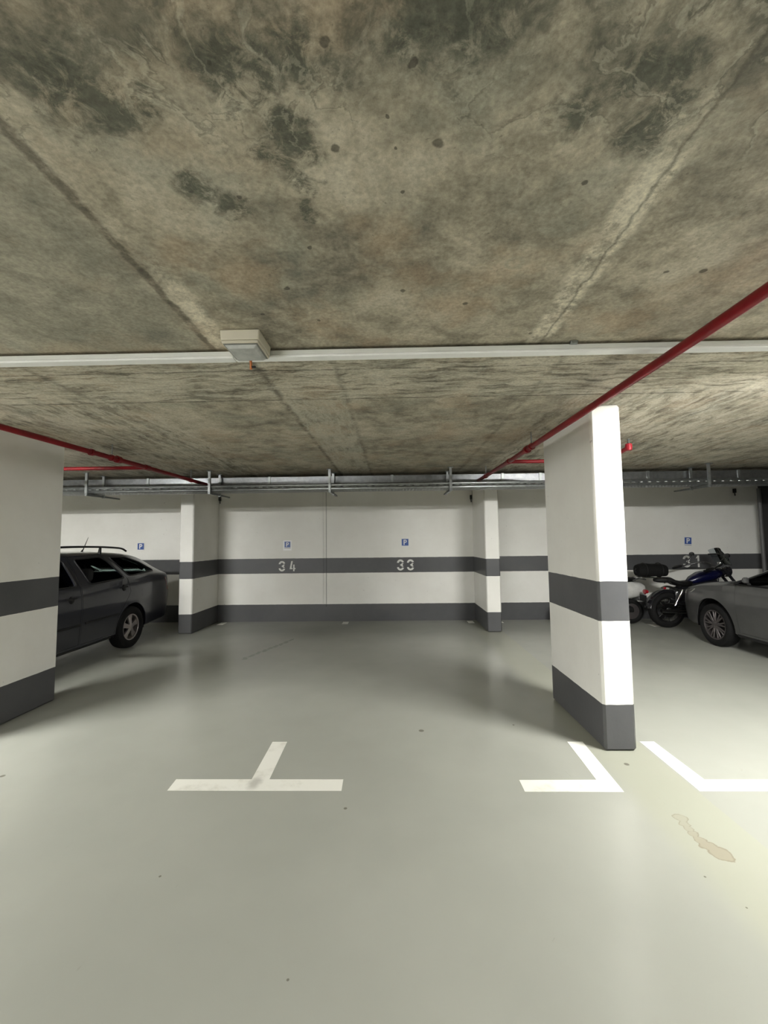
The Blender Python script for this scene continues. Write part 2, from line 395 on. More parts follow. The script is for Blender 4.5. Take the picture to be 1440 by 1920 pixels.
def thing(name, label, cat, loc=(0, 0, 0), rz=0.0, group=None):
    o = bpy.data.objects.new(name, None); COL.objects.link(o); o.empty_display_size = .1
    o.location = loc; o.rotation_euler = (0, 0, rz)
    return tag(o, label, cat, group)

def struct(name, mb, mat, label, cat, bevel=0.0):
    return tag(mb.build(name, mat, None, bevel), label, cat, kind='structure')

def copy_tree(o, parent=None):
    c = o.copy(); COL.objects.link(c)
    if parent is not None: c.parent = parent
    for ch in list(o.children): copy_tree(ch, c)
    return c

def smooth_path(pts, k=6):
    """Catmull-Rom through the points"""
    P = [Vector(p) for p in pts]; P = [P[0] * 2 - P[1]] + P + [P[-1] * 2 - P[-2]]; out = []
    for i in range(1, len(P) - 2):
        a, b, c, d = P[i - 1:i + 3]
        for j in range(k):
            t = j / k
            out.append(.5 * ((2 * b) + (c - a) * t + (2 * a - 5 * b + 4 * c - d) * t * t + (3 * b - a - 3 * c + d) * t ** 3))
    out.append(P[-2]); return out

# ------------------------------------------------------------------ room shell
X0, X1, YF = -20.0, 19.0, -14.0
struct('floor', MB().box(X0, X1, YF, WALL_Y, -.2, 0), 'floor', 'glossy grey green coated concrete garage floor', 'floor')
struct('ceiling', MB().box(X0, X1, YF, WALL_Y, CEIL, CEIL + .25), 'ceiling', 'stained bare concrete ceiling with formwork joints', 'ceiling')
struct('wall_back', MB().box(X0, X1, WALL_Y, WALL_Y + .25, 0, CEIL), 'paint', 'white garage wall with dark grey band and skirting behind the stalls', 'wall')
struct('wall_left', MB().box(X0 - .25, X0, YF, WALL_Y, 0, CEIL), 'paint', 'white banded garage wall at the left end', 'wall')
struct('wall_right', MB().box(X1, X1 + .25, YF, WALL_Y, 0, CEIL), 'paint', 'white banded garage wall at the right end', 'wall')
struct('wall_front', MB().box(X0, X1, YF - .25, YF, 0, CEIL), 'paint', 'white banded garage wall across the driving lane', 'wall')
# vertical joints in the back wall
j = MB().box(-1.432, -1.412, WALL_Y - .006, WALL_Y, .30, CEIL); struct('trim_1', j, 'paint_joint', 'dark vertical joint in back wall between stall 34 and stall 33', 'joint')
j = MB().box(-1.505, -1.475, WALL_Y - .012, WALL_Y, .352, CEIL); struct('trim_2', j, 'paint_strip', 'pale vertical strip beside the dark joint of the back wall', 'joint')

def pillar(x0, x1, y0, y1, label):
    o = MB().box(x0, x1, y0, y1, 0, CEIL - .004).build('concrete_pillar', 'paint', None, .018, 1)
    return tag(o, label, 'pillar', 'painted concrete pillars')
pillar(1.627, 1.874, 3.426, 4.515, 'free-standing white pillar with grey bands beside stall 33, nearest on the right')
pillar(-3.883, -3.635, 3.42, 4.536, 'white pillar with grey bands at left edge, hiding the nose of the dark estate car')
pillar(-3.973, -3.715, 7.732, WALL_Y, 'banded pillar against back wall left of stall 34, beside the dark estate car tail')
pillar(1.671, 1.931, 7.72, WALL_Y, 'banded pillar against back wall right of stall 33')
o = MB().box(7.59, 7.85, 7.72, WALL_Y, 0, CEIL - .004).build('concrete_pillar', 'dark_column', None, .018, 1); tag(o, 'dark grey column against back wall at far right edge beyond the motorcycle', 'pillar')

# ------------------------------------------------------------------ lamps on the ceiling trunking
TR_Y = 2.33
t = thing('cable_trunking', 'long white cable trunking across the ceiling', 'trunking', (0, TR_Y, CEIL))
MB().box(-18, 17, 2.303, 2.357, 2.712, CEIL - .014).build('channel', 'trunk', t, .004, world=True)
for a, b in ((-18, -6.9), (-6.895, -.9), (-.895, 5.1), (5.105, 17)):
    MB().box(a, b, 2.299, 2.361, 2.698, 2.712).build('lid', 'trunk_lid', t, .004, world=True)
for x in (-6.4, -3.1, 1.02, 4.3):
    MB().box(x - .02, x + .02, 2.285, 2.303, 2.735, CEIL - .002).build('fixing_clip', 'galv', t, .002, world=True)

VZ = 2.632
def batten(xc, y, label, L=1.35, zb=2.60, drop=0.0):
    t = thing('batten_light', label, 'ceiling light', (xc, y, CEIL - .06), 0, 'batten lights of the garage')
    h = L / 2
    MB().box(xc - h, xc + h, y - .03, y + .03, 2.678, 2.6965).build('housing', 'trunk', t, .006, world=True)
    MB().prism([(y - .075, VZ), (y - .072, VZ), (y - .03, 2.674), (y + .03, 2.674), (y + .072, VZ), (y + .075, VZ), (y + .032, 2.6775), (y - .032, 2.6775)], 'x', xc - h, xc + h).build('reflector', 'trunk', t, world=True)
    for s in (-1, 1): MB().box(xc + s * h - .012, xc + s * h + .012, y - .04, y + .04, 2.605, 2.6675).build('end_cap', 'trunk', t, .006, world=True)
    MB().lathe([(-h + .012, .028), (h - .012, .028)], (xc, y, 2.638), 'x', 14).build('diffuser', 'lampon', t, world=True)
    return t
batten(3.2, TR_Y, 'lit batten lamp under the trunking right of the right pillar')
batten(-4.85, TR_Y, 'lit batten lamp under the trunking in front of the left pillar')
batten(-11.8, TR_Y, 'lit batten lamp under the trunking at the far left')

batten(-4.4, -5.5, 'unseen lit batten lamp added behind the camera, made long to brighten the back wall', 3.5)  # unseen lamp added behind the camera, its length stretched to lift the back wall
# emergency light beside the trunking
t = thing('emergency_light', 'small square beige ceiling light mounted beside the white trunking', 'ceiling light', (-.783, 2.2, CEIL))
ex0, ex1, ey0, ey1 = -.886, -.680, 2.085, 2.296
MB().loft([[(ex0, ey0, CEIL - .001), (ex1, ey0, CEIL - .001), (ex1, ey1, CEIL - .001), (ex0, ey1, CEIL - .001)],
           [(ex0 + .003, ey0 + .002, 2.700), (ex1 - .003, ey0 + .002, 2.700), (ex1 - .003, ey1 - .002, 2.700), (ex0 + .003, ey1 - .002, 2.700)]]).build('housing', 'beige', t, .006, world=True)
MB().box(ex0 + .007, ex1 - .007, ey0 + .006, ey1 - .006, 2.684, 2.6995).build('bezel', 'beige', t, .004, world=True)
MB().box(ex0 + .013, ex1 - .013, ey0 + .012, ey1 - .012, 2.680, 2.6838).build('gasket', 'seal', t, .002, world=True)
MB().loft([[(ex0 + .018, ey0 + .016, 2.6798), (ex1 - .018, ey0 + .016, 2.6798), (ex1 - .018, ey1 - .016, 2.6798), (ex0 + .018, ey1 - .016, 2.6798)],
           [(ex0 + .034, ey0 + .030, 2.664), (ex1 - .034, ey0 + .030, 2.664), (ex1 - .034, ey1 - .03, 2.664), (ex0 + .034, ey1 - .03, 2.664)]]).build('diffuser', 'diffuser', t, .004, world=True)
cs = MB().tube([(-.795, 2.290, 2.682), (-.795, 2.300, 2.668), (-.796, 2.303, 2.650), (-.796, 2.304, 2.632)], .0075, 10).build('cable_stub', 'copper', t, world=True)
me = MB().lathe([(-.012, .004), (-.010, .007), (.008, .007), (.012, .004)], (-.780, 2.303, 2.645), 'x', 12).mesh('stub_cap'); me.transform(Matrix.Translation(-Vector(t.location))); link('stub_cap', me, 'blackplastic', cs)

# ------------------------------------------------------------------ painted floor markings
def slab(polys, name, mat, label, cat='floor marking', h=.0015, group=None):
    b = MB()
    for q in polys: b.prism(q, 'z', 0.0002, h)
    return tag(b.build(name, mat), label, cat, group)
slab([[(-1.537, 2.902), (-.367, 2.902), (-.371, 3.036), (-.888, 3.036), (-.903, 3.586), (-1.025, 3.586), (-1.013, 3.036), (-1.546, 3.036)]],
     'stall_line', 'line_scuffed', 'white T shaped floor line between stall 34 and stall 33, scuffed at its stem')
slab([[(.840, 2.896), (1.483, 2.894), (1.520, 3.583), (1.396, 3.583), (1.370, 3.034), (.843, 3.030)]],
     'stall_line', 'line', 'white L shaped floor line left of the free-standing pillar foot')
slab([[(1.976, 2.905), (2.95, 2.905), (2.95, 3.040), (2.103, 3.040), (2.095, 3.584), (1.980, 3.584)]],
     'stall_line', 'line', 'white L shaped floor line right of the free-standing pillar, cut by the photo edge')
for (xa, label) in ((-3.60, 'short white floor line beside the back wall pillar left of stall 34'), (-1.06, 'short white floor line at back wall under the wall joint between 34 and 33'),
                    (1.48, 'short white floor line at back wall left of the stall 33 pillar'), (2.06, 'short white floor line at back wall right of the stall 33 pillar'),
                    (4.86, 'short white floor line at back wall in front of the white scooter tail')):
    y0 = 8.55 if xa < 4 else 8.10
    slab([[(xa, y0), (xa + .12, y0), (xa + .12, y0 + .24), (xa, y0 + .24)]], 'stall_line', 'line', label, h=.0012)

# ------------------------------------------------------------------ numbers and signs on the back wall
def arc(cx, cz, r0, r1, a0, a1, k=14):
    A = [math.radians(a0 + (a1 - a0) * i / k) for i in range(k + 1)]
    return [(cx + r1 * math.cos(a), cz + r1 * math.sin(a)) for a in A] + [(cx + r0 * math.cos(a), cz + r0 * math.sin(a)) for a in reversed(A)]
DIG = {  # stencil strokes in a cell 1 wide x 1.7 tall
    '3': [arc(.5, 1.16, .25, .54, 176, 14), arc(.5, .54, .25, .54, -14, -176), [(.40, .85), (.74, 1.12), (.98, 1.10), (.80, .86), (.98, .60), (.74, .58)]],
    '4': [[(.30, 1.68), (.55, 1.68), (.34, .56), (.50, .56), (.50, .36), (.02, .36), (.06, .56)], [(.62, 1.10), (.84, 1.10), (.84, .54), (1.0, .54), (1.0, .36), (.84, .36), (.84, .02), (.62, .02)]],
    '1': [[(.30, 1.25), (.55, 1.68), (.78, 1.68), (.78, .9), (.54, .9), (.54, 1.35)], [(.54, .80), (.78, .80), (.78, .02), (.54, .02)]],
}
def number(txt, x0, x1, z0, z1, label):
    t = thing('stall_number', label, 'number', ((x0 + x1) / 2, WALL_Y, z0))
    w = (z1 - z0) / 1.7
    for k, ch in enumerate(txt):
        o = x0 if k == 0 else x1 - w
        b = MB()
        for poly in DIG[ch]: b.prism([(o + px * w, z0 + pz * w) for px, pz in poly], 'y', WALL_Y - .003, WALL_Y - .0004)
        b.build('digit', 'stencil', t, world=True)
number('34', -2.425, -2.074, 1.040, 1.258, 'stencilled wall number ending in a four, below the sign on the white sheet')
number('33', .072, .418, 1.034, 1.266, 'stencilled wall number of two threes, beside the right back wall pillar')
number('31', 5.985, 6.345, 1.040, 1.285, 'white stencilled number 31 on the wall band, half hidden by the motorcycle')

def sign(xc, z0, z1, w, label, sheet=None, tilt=0.0):
    t = thing('parking_sign', label, 'sign', (xc, WALL_Y, (z0 + z1) / 2))
    y = WALL_Y
    if sheet:
        MB().box(*sheet[:2], y - .004, y - .001, *sheet[2:]).build('paper_sheet', 'paper', t, world=True); y -= .004
    h = w / 2; zb = z1 - w
    MB().box(xc - h, xc + h, y - .006, y - .001, z0, z1).build('board', 'sign_white', t, .001, world=True)
    m = w * .05
    MB().box(xc - h + m, xc + h - m, y - .008, y - .0062, zb + m, z1 - m).build('blue_field', 'sign_blue', t, world=True)
    s = (w - 2 * m) * .76; px = xc - s * .30; pz = zb + w / 2 - s / 2
    b = MB().prism([(px, pz), (px + .2 * s, pz), (px + .2 * s, pz + s), (px, pz + s)], 'y', y - .010, y - .0082)
    b.prism([(px + .2 * s, pz + s), (px + .34 * s, pz + s)] + [(px + .34 * s + .30 * s * math.cos(a), pz + .70 * s + .30 * s * math.sin(a)) for a in [PI / 2 - PI * i / 12 for i in range(1, 12)]]
            + [(px + .34 * s, pz + .4 * s), (px + .2 * s, pz + .4 * s), (px + .2 * s, pz + .58 * s), (px + .34 * s, pz + .58 * s)]
            + [(px + .34 * s + .12 * s * math.cos(a), pz + .70 * s + .12 * s * math.sin(a)) for a in [-PI / 2 + PI * i / 8 for i in range(1, 8)]]
            + [(px + .34 * s, pz + .82 * s), (px + .2 * s, pz + .82 * s)], 'y', y - .010, y - .0082)
    b.build('letter', 'sign_white', t, world=True)
    if zb - z0 > .02:
        MB().box(xc - h + m, xc + h - m, y - .008, y - .0062, z0 + .006, zb - .004).build('text_strip', 'sign_grey', t, world=True)
    if tilt: t.rotation_euler = (0, tilt, 0)
    return t
sign(-2.245, 1.515, 1.672, .134, 'blue P parking sign on a white sheet above number 34', (-2.337, -2.160, 1.478, 1.690))
sign(.243, 1.532, 1.702, .156, 'blue P parking sign above number 33')
sign(-5.392, 1.515, 1.675, .150, 'blue P parking sign above the dark estate car tail')
sign(6.104, 1.485, 1.665, .152, 'blue P parking sign above the motorcycle', tilt=.05)

# ------------------------------------------------------------------ red sprinkler pipes
def hanger_parts(t, x, y, z, r, rod=True):
    b = MB().lathe([(-.016, r + .003), (-.016, r + .009), (.016, r + .009), (.016, r + .003)], (x, y, z), 'y', 20, close=True)
    c = b.build('pipe_clamp', 'red', t, world=True)
    if rod: MB().tube([(x, y, z + r + .005), (x, y, CEIL - .002)], .006, 8).build('hanger_rod', 'galv_dark', t, world=True)
def sprinkler(t, x, y, z):
    MB().lathe([(-.04, .030), (.0, .034), (.03, .030)], (x, y, z), 'z', 14).build('elbow', 'red_bright', t, .003, world=True)
    h = MB().lathe([(.03, .014), (.05, .014), (.05, .008), (.075, .007), (.075, .020), (.080, .020)], (x, y, z), 'z', 14)
    h.build('sprinkler_head', 'chrome_dull', t, world=True)
PR = .026
t = thing('sprinkler_pipe', 'red sprinkler pipe passing the free-standing right pillar', 'pipe', (1.42, 4.0, CEIL))
MB().tube([(1.445, -4.5, 2.600), (1.455, 2.0, 2.600), (1.415, 5.1, 2.600), (1.368, 6.69, 2.600)], PR, 18).build('main_pipe', 'red', t, world=True)
MB().tube([(1.415, 5.1, 2.60), (2.50, 5.1, 2.60)], .023, 16).build('branch_pipe', 'red', t, world=True)
MB().lathe([(-.05, .033), (.05, .033)], (1.415, 5.1, 2.60), 'y', 18).build('tee_fitting', 'red', t, .004, world=True)
MB().tube([(2.46, 5.1, 2.60), (2.56, 5.08, 2.60), (2.565, 4.98, 2.60), (2.478, 4.42, 2.600)], .023, 14).build('drop_pipe', 'red_bright', t, world=True)
sprinkler(t, 2.476, 4.40, 2.610)
MB().lathe([(-.03, PR + .004), (-.03, PR + .014), (.03, PR + .014), (.03, PR + .004)], (1.424, 4.42, 2.60), 'y', 20, True).build('coupling', 'red', t, world=True)
for y, x in ((4.28, 1.426), (6.2, 1.383), (-.6, 1.451)): hanger_parts(t, x, y, 2.60, PR)
t = thing('sprinkler_pipe', 'red sprinkler pipe passing the left pillar above the dark estate car', 'pipe', (-3.1, 4.0, CEIL))
MB().tube([(-3.22, -4.5, 2.600), (-3.135, 3.2, 2.600), (-3.06, 5.1, 2.600), (-3.021, 6.69, 2.600)], PR, 18).build('main_pipe', 'red', t, world=True)
MB().tube([(-3.06, 5.12, 2.60), (-8.4, 5.12, 2.60)], .023, 16).build('branch_pipe', 'red', t, world=True)
MB().lathe([(-.05, .033), (.05, .033)], (-3.06, 5.12, 2.60), 'y', 18).build('tee_fitting', 'red', t, .004, world=True)
MB().lathe([(-.03, PR + .004), (-.03, PR + .014), (.03, PR + .014), (.03, PR + .004)], (-3.083, 4.60, 2.60), 'y', 20, True).build('coupling', 'red', t, world=True)
for y, x in ((4.50, -3.087), (4.20, -3.097), (6.2, -3.034), (-.6, -3.176)): hanger_parts(t, x, y, 2.60, PR, y != 4.20)

# ------------------------------------------------------------------ galvanised cable tray and duct under the ceiling at the back
TY0, TY1, TZ = 6.30, 6.60, 2.437
t = thing('cable_tray', 'perforated galvanised cable tray hanging in front of the back wall', 'cable tray', (0, 6.45, TZ))
b = MB(); step = .05; xa, xb = -10.0, 9.5; nx = int((xb - xa) / step)
rows = [(TY0, TY0 + .04, 0), (TY0 + .04, TY0 + .07, 1), (TY0 + .07, TY0 + .12, 0), (TY0 + .12, TY0 + .15, 1), (TY0 + .15, TY0 + .20, 0), (TY0 + .20, TY0 + .23, 1), (TY0 + .23, TY1, 0)]
for y0, y1, hole in rows:
    if not hole: b.add([(xa, y0, TZ), (xb, y0, TZ), (xb, y1, TZ), (xa, y1, TZ)], [(0, 1, 2, 3)])
    else:
        for k in range(nx):
            x = xa + k * step; b.add([(x, y0, TZ), (x + .022, y0, TZ), (x + .022, y1, TZ), (x, y1, TZ)], [(0, 1, 2, 3)])
o = b.build('tray_bottom', 'galv', t, world=True); md = o.modifiers.new('thickness', 'SOLIDIFY'); md.thickness = .0015
for nm, yy in (('side_rail', TY0), ('side_rail', TY1)):
    b = MB(); st = .12; nk = int((xb - xa) / st)
    for z0, z1, hole in ((0, .045, 0), (.045, .060, 1), (.060, .098, 0)):
        if not hole: b.add([(xa, yy, TZ + z0), (xb, yy, TZ + z0), (xb, yy, TZ + z1), (xa, yy, TZ + z1)], [(0, 1, 2, 3)])
        else:
            for k in range(nk):
                x = xa + k * st; b.add([(x, yy, TZ + z0), (x + .10, yy, TZ + z0), (x + .10, yy, TZ + z1), (x, yy, TZ + z1)], [(0, 1, 2, 3)])
    s = 1 if yy == TY0 else -1
    b.add([(xa, yy, TZ + .098), (xb, yy, TZ + .098), (xb, yy + s * .012, TZ + .098), (xa, yy + s * .012, TZ + .098)], [(0, 1, 2, 3)])
    o = b.build(nm, 'galv', t, world=True); md = o.modifiers.new('thickness', 'SOLIDIFY'); md.thickness = .0015

t = thing('metal_duct', 'flat galvanised duct behind the cable tray under the ceiling', 'duct', (0, 6.85, 2.61))
DY0, DY1, DZ0, DZ1 = 6.72, 7.02, 2.50, 2.712
xs = [-10.0, -8.2, -6.1, -4.0, -2.0, -.011, 1.759, 2.362, 4.061, 5.479, 7.4, 9.5]
for a, c in zip(xs[:-1], xs[1:]):
    MB().box(a + .002, c - .002, DY0 + random.uniform(0, .004), DY1, DZ0, DZ1).build('duct_section', 'galv_duct', t, .004, world=True)
for x in xs[1:-1]:
    MB().box(x - .022, x + .022, DY0 - .010, DY1 + .01, DZ0 - .01, DZ1 + .008).build('joint_strap', 'galv', t, .003, world=True)

def tray_hanger(x, label):
    t = thing('tray_hanger', label, 'bracket', (x, 6.45, CEIL), 0, 'cable tray hangers')
    for y in (6.275, 6.655):
        s = MB(); s.box(x - .018, x + .018, y - .004, y, 2.395, CEIL - .002); s.box(x - .018, x - .014, y - .0, y + .02, 2.395, CEIL - .002); s.box(x + .014, x + .018, y, y + .02, 2.395, CEIL - .002)
        s.build('stem', 'galv', t, world=True)
        MB().box(x - .04, x + .04, y - .03, y + .03, CEIL - .012, CEIL - .003).build('base_plate', 'galv', t, .002, world=True)
    MB().loft([[(x - .015, 6.27, 2.432), (x + .015, 6.27, 2.432), (x + .015, 6.27, 2.395), (x - .015, 6.27, 2.395)],
               [(x - .015, 7.06, 2.432), (x + .015, 7.06, 2.432), (x + .015, 7.06, 2.412), (x - .015, 7.06, 2.412)]]).build('arm', 'galv_dark', t, world=True)
    return t
for x, lb in ((-6.6, 'tray hanger at the far left behind the left pillar'), (-4.69, 'tray hanger above the roof of the dark estate car'), (-2.79, 'tray hanger beside the end of the left red pipe'),
              (-.955, 'tray hanger at the wall joint between 34 and 33'), (.87, 'tray hanger above stall 33 left of the right red pipe'), (2.80, 'tray hanger hidden behind the free-standing pillar'),
              (4.69, 'tray hanger above the motorcycle'), (6.6, 'tray hanger at the far right')):
    tray_hanger(x, lb)

def wall_bracket(x, z, label, y=8.86):
    t = thing('wall_clip', label, 'clip', (x, y, z), 0, 'dark clips at the top of the back wall')
    MB().box(x - .018, x + .018, y - .05, y + .012, z - .05, z + .04).build('clip_body', 'blackplastic', t, .006, world=True)
    MB().tube([(x, y - .02, z - .05), (x + .004, y - .02, z - .11)], .010, 8).build('cable_end', 'blackplastic', t, world=True)
wall_bracket(-3.690, 2.60, 'small dark clip in the corner above the left back wall pillar')
wall_bracket(1.640, 2.56, 'small dark clip in the corner above the right back wall pillar')
wall_bracket(7.10, 2.62, 'small dark clip on the back wall at far right')
t = MB().tube([(7.32, 8.52, 0.0), (7.32, 8.52, 2.62)], .035, 14).build('vertical_conduit', 'conduit'); tag(t, 'grey vertical conduit in front of the far right pillar', 'conduit')

# ------------------------------------------------------------------ cars
def pchip(xs, ys, x):
    n = len(xs)
    if x <= xs[0]: return ys[0]
    if x >= xs[-1]: return ys[-1]
    h = [xs[i + 1] - xs[i] for i in range(n - 1)]; d = [(ys[i + 1] - ys[i]) / h[i] for i in range(n - 1)]
    m = [d[0]] + [0 if d[i - 1] * d[i] <= 0 else 2 * d[i - 1] * d[i] / (d[i - 1] + d[i]) for i in range(1, n - 1)] + [d[-1]]
    i = max(k for k in range(n - 1) if xs[k] <= x); t = (x - xs[i]) / h[i]
    return ((2 * t ** 3 - 3 * t ** 2 + 1) * ys[i] + (t ** 3 - 2 * t ** 2 + t) * h[i] * m[i] + (-2 * t ** 3 + 3 * t ** 2) * ys[i + 1] + (t ** 3 - t ** 2) * h[i] * m[i + 1])

def boolean(o, cutter, op):
    m = o.modifiers.new('b', 'BOOLEAN'); m.operation = op; m.object = cutter; m.solver = 'EXACT'
    dg = bpy.context.evaluated_depsgraph_get(); dg.update()
    me = bpy.data.meshes.new_from_object(o.evaluated_get(dg), depsgraph=dg)
    o.modifiers.clear(); return me

def temp(mb):
    o = bpy.data.objects.new('tmp', mb if isinstance(mb, bpy.types.Mesh) else mb.mesh('tmp')); COL.objects.link(o); return o

def inset(poly, d):
    """offset a polygon outwards by d (either winding)"""
    A = sum(poly[i][0] * poly[(i + 1) % len(poly)][1] - poly[(i + 1) % len(poly)][0] * poly[i][1] for i in range(len(poly)))
    sg = 1 if A > 0 else -1; out = []
    for i, p in enumerate(poly):
        a, c = Vector(poly[i - 1]), Vector(poly[(i + 1) % len(poly)]); p = Vector(p)
        e1 = (p - a).normalized(); e2 = (c - p).normalized()
        n1 = Vector((e1.y, -e1.x)) * sg; n2 = Vector((e2.y, -e2.x)) * sg
        nn = (n1 + n2); nn = nn.normalized() if nn.length > 1e-6 else n1
        out.append(tuple(p + nn * (d / max(.4, nn.dot(n1)))))
    return out

def dense(poly, step=.05):
    out = []
    for i, p in enumerate(poly):
        q = poly[(i + 1) % len(poly)]; L = math.dist(p, q); k = max(1, int(L / step))
        out += [(p[0] + (q[0] - p[0]) * j / k, p[1] + (q[1] - p[1]) * j / k) for j in range(k)]
    return out

def round_poly(poly, r=.05, k=4):
    out = []
    for i, p in enumerate(poly):
        a, c, p = Vector(poly[i - 1]), Vector(poly[(i + 1) % len(poly)]), Vector(p)
        d1 = (a - p); d2 = (c - p); rr = min(r, d1.length * .45, d2.length * .45)
        s, e = p + d1.normalized() * rr, p + d2.normalized() * rr
        for j in range(k + 1):
            t = j / k; out.append(tuple(s * (1 - t) ** 2 + p * 2 * t * (1 - t) + e * t * t))
    return out

def make_wheel(name, parent, x, y, r, rimr, spokes, side, rim_mat, kind, width=.20):
    w = bpy.data.objects.new(name, None); COL.objects.link(w); w.parent = parent; w.location = (x, y, r); w.empty_display_size = .1
    h = width / 2; s = side
    prof = [(-h * .8, rimr), (-h, rimr + .03), (-h, r - .035), (-h * .82, r - .008), (-h * .5, r), (h * .5, r), (h * .82, r - .008), (h, r - .035), (h, rimr + .03), (h * .8, rimr)]
    MB().lathe(prof, (0, 0, 0), 'x', 48, True).build('tyre', 'rubber', w)
    b = MB().lathe([(-h * .78, rimr - .02), (-h * .8, rimr + .004), (h * .8, rimr + .004), (h * .82, rimr - .012), (h * .7, rimr - .022)], (0, 0, 0), 'x', 48, True)
    xo = s * h * .62
    for k in range(spokes):
        if kind == 'wide':
            a0 = 2 * PI * k / spokes + PI / 2; R = [(.03, .035), (.06, .030), (rimr * .6, .036), (rimr - .012, .052)]
            pts = [(xo + s * (.012 if q < .1 else 0), q, wd) for q, wd in R]
            top = [[], []]
            vs = []
            for (xx, q, wd) in pts:
                for sg in (-1, 1):
                    ca, sa = math.cos(a0), math.sin(a0)
                    for dx in (0, -s * .03):
                        vs.append((xx + dx, q * ca - sg * wd * sa, q * sa + sg * wd * ca))
            fs = []
            for i in range(len(pts) - 1):
                o = i * 4
                fs += [(o, o + 2, o + 6, o + 4), (o + 1, o + 5, o + 7, o + 3), (o, o + 4, o + 5, o + 1), (o + 2, o + 3, o + 7, o + 6)]
            e = (len(pts) - 1) * 4
            fs += [(0, 1, 3, 2), (e, e + 2, e + 3, e + 1)]
            b.add(vs, fs)
        else:
            for off in (-.12, .12):
                a0 = 2 * PI * k / spokes + PI / 2; a1 = a0 + off * 1.15
                p0 = (xo, .035 * math.cos(a0), .035 * math.sin(a0)); p1 = (xo + s * .004, (rimr - .012) * math.cos(a1), (rimr - .012) * math.sin(a1))
                b.tube([p0, p1], [.015, .011], 8)
    b.build('rim', rim_mat, w, .002, 1)
    MB().lathe([(xo - s * .02, .062), (xo + s * .012, .058), (xo + s * .018, .03), (xo + s * .018, .001)], (0, 0, 0), 'x', 24).build('hub_cap', rim_mat, w)
    MB().lathe([(-s * .01, .02), (-s * .01, rimr * .72), (s * .01, rimr * .72), (s * .01, .02)], (0, 0, 0), 'x', 32, True).build('brake_disc', 'engine', w)
    return w

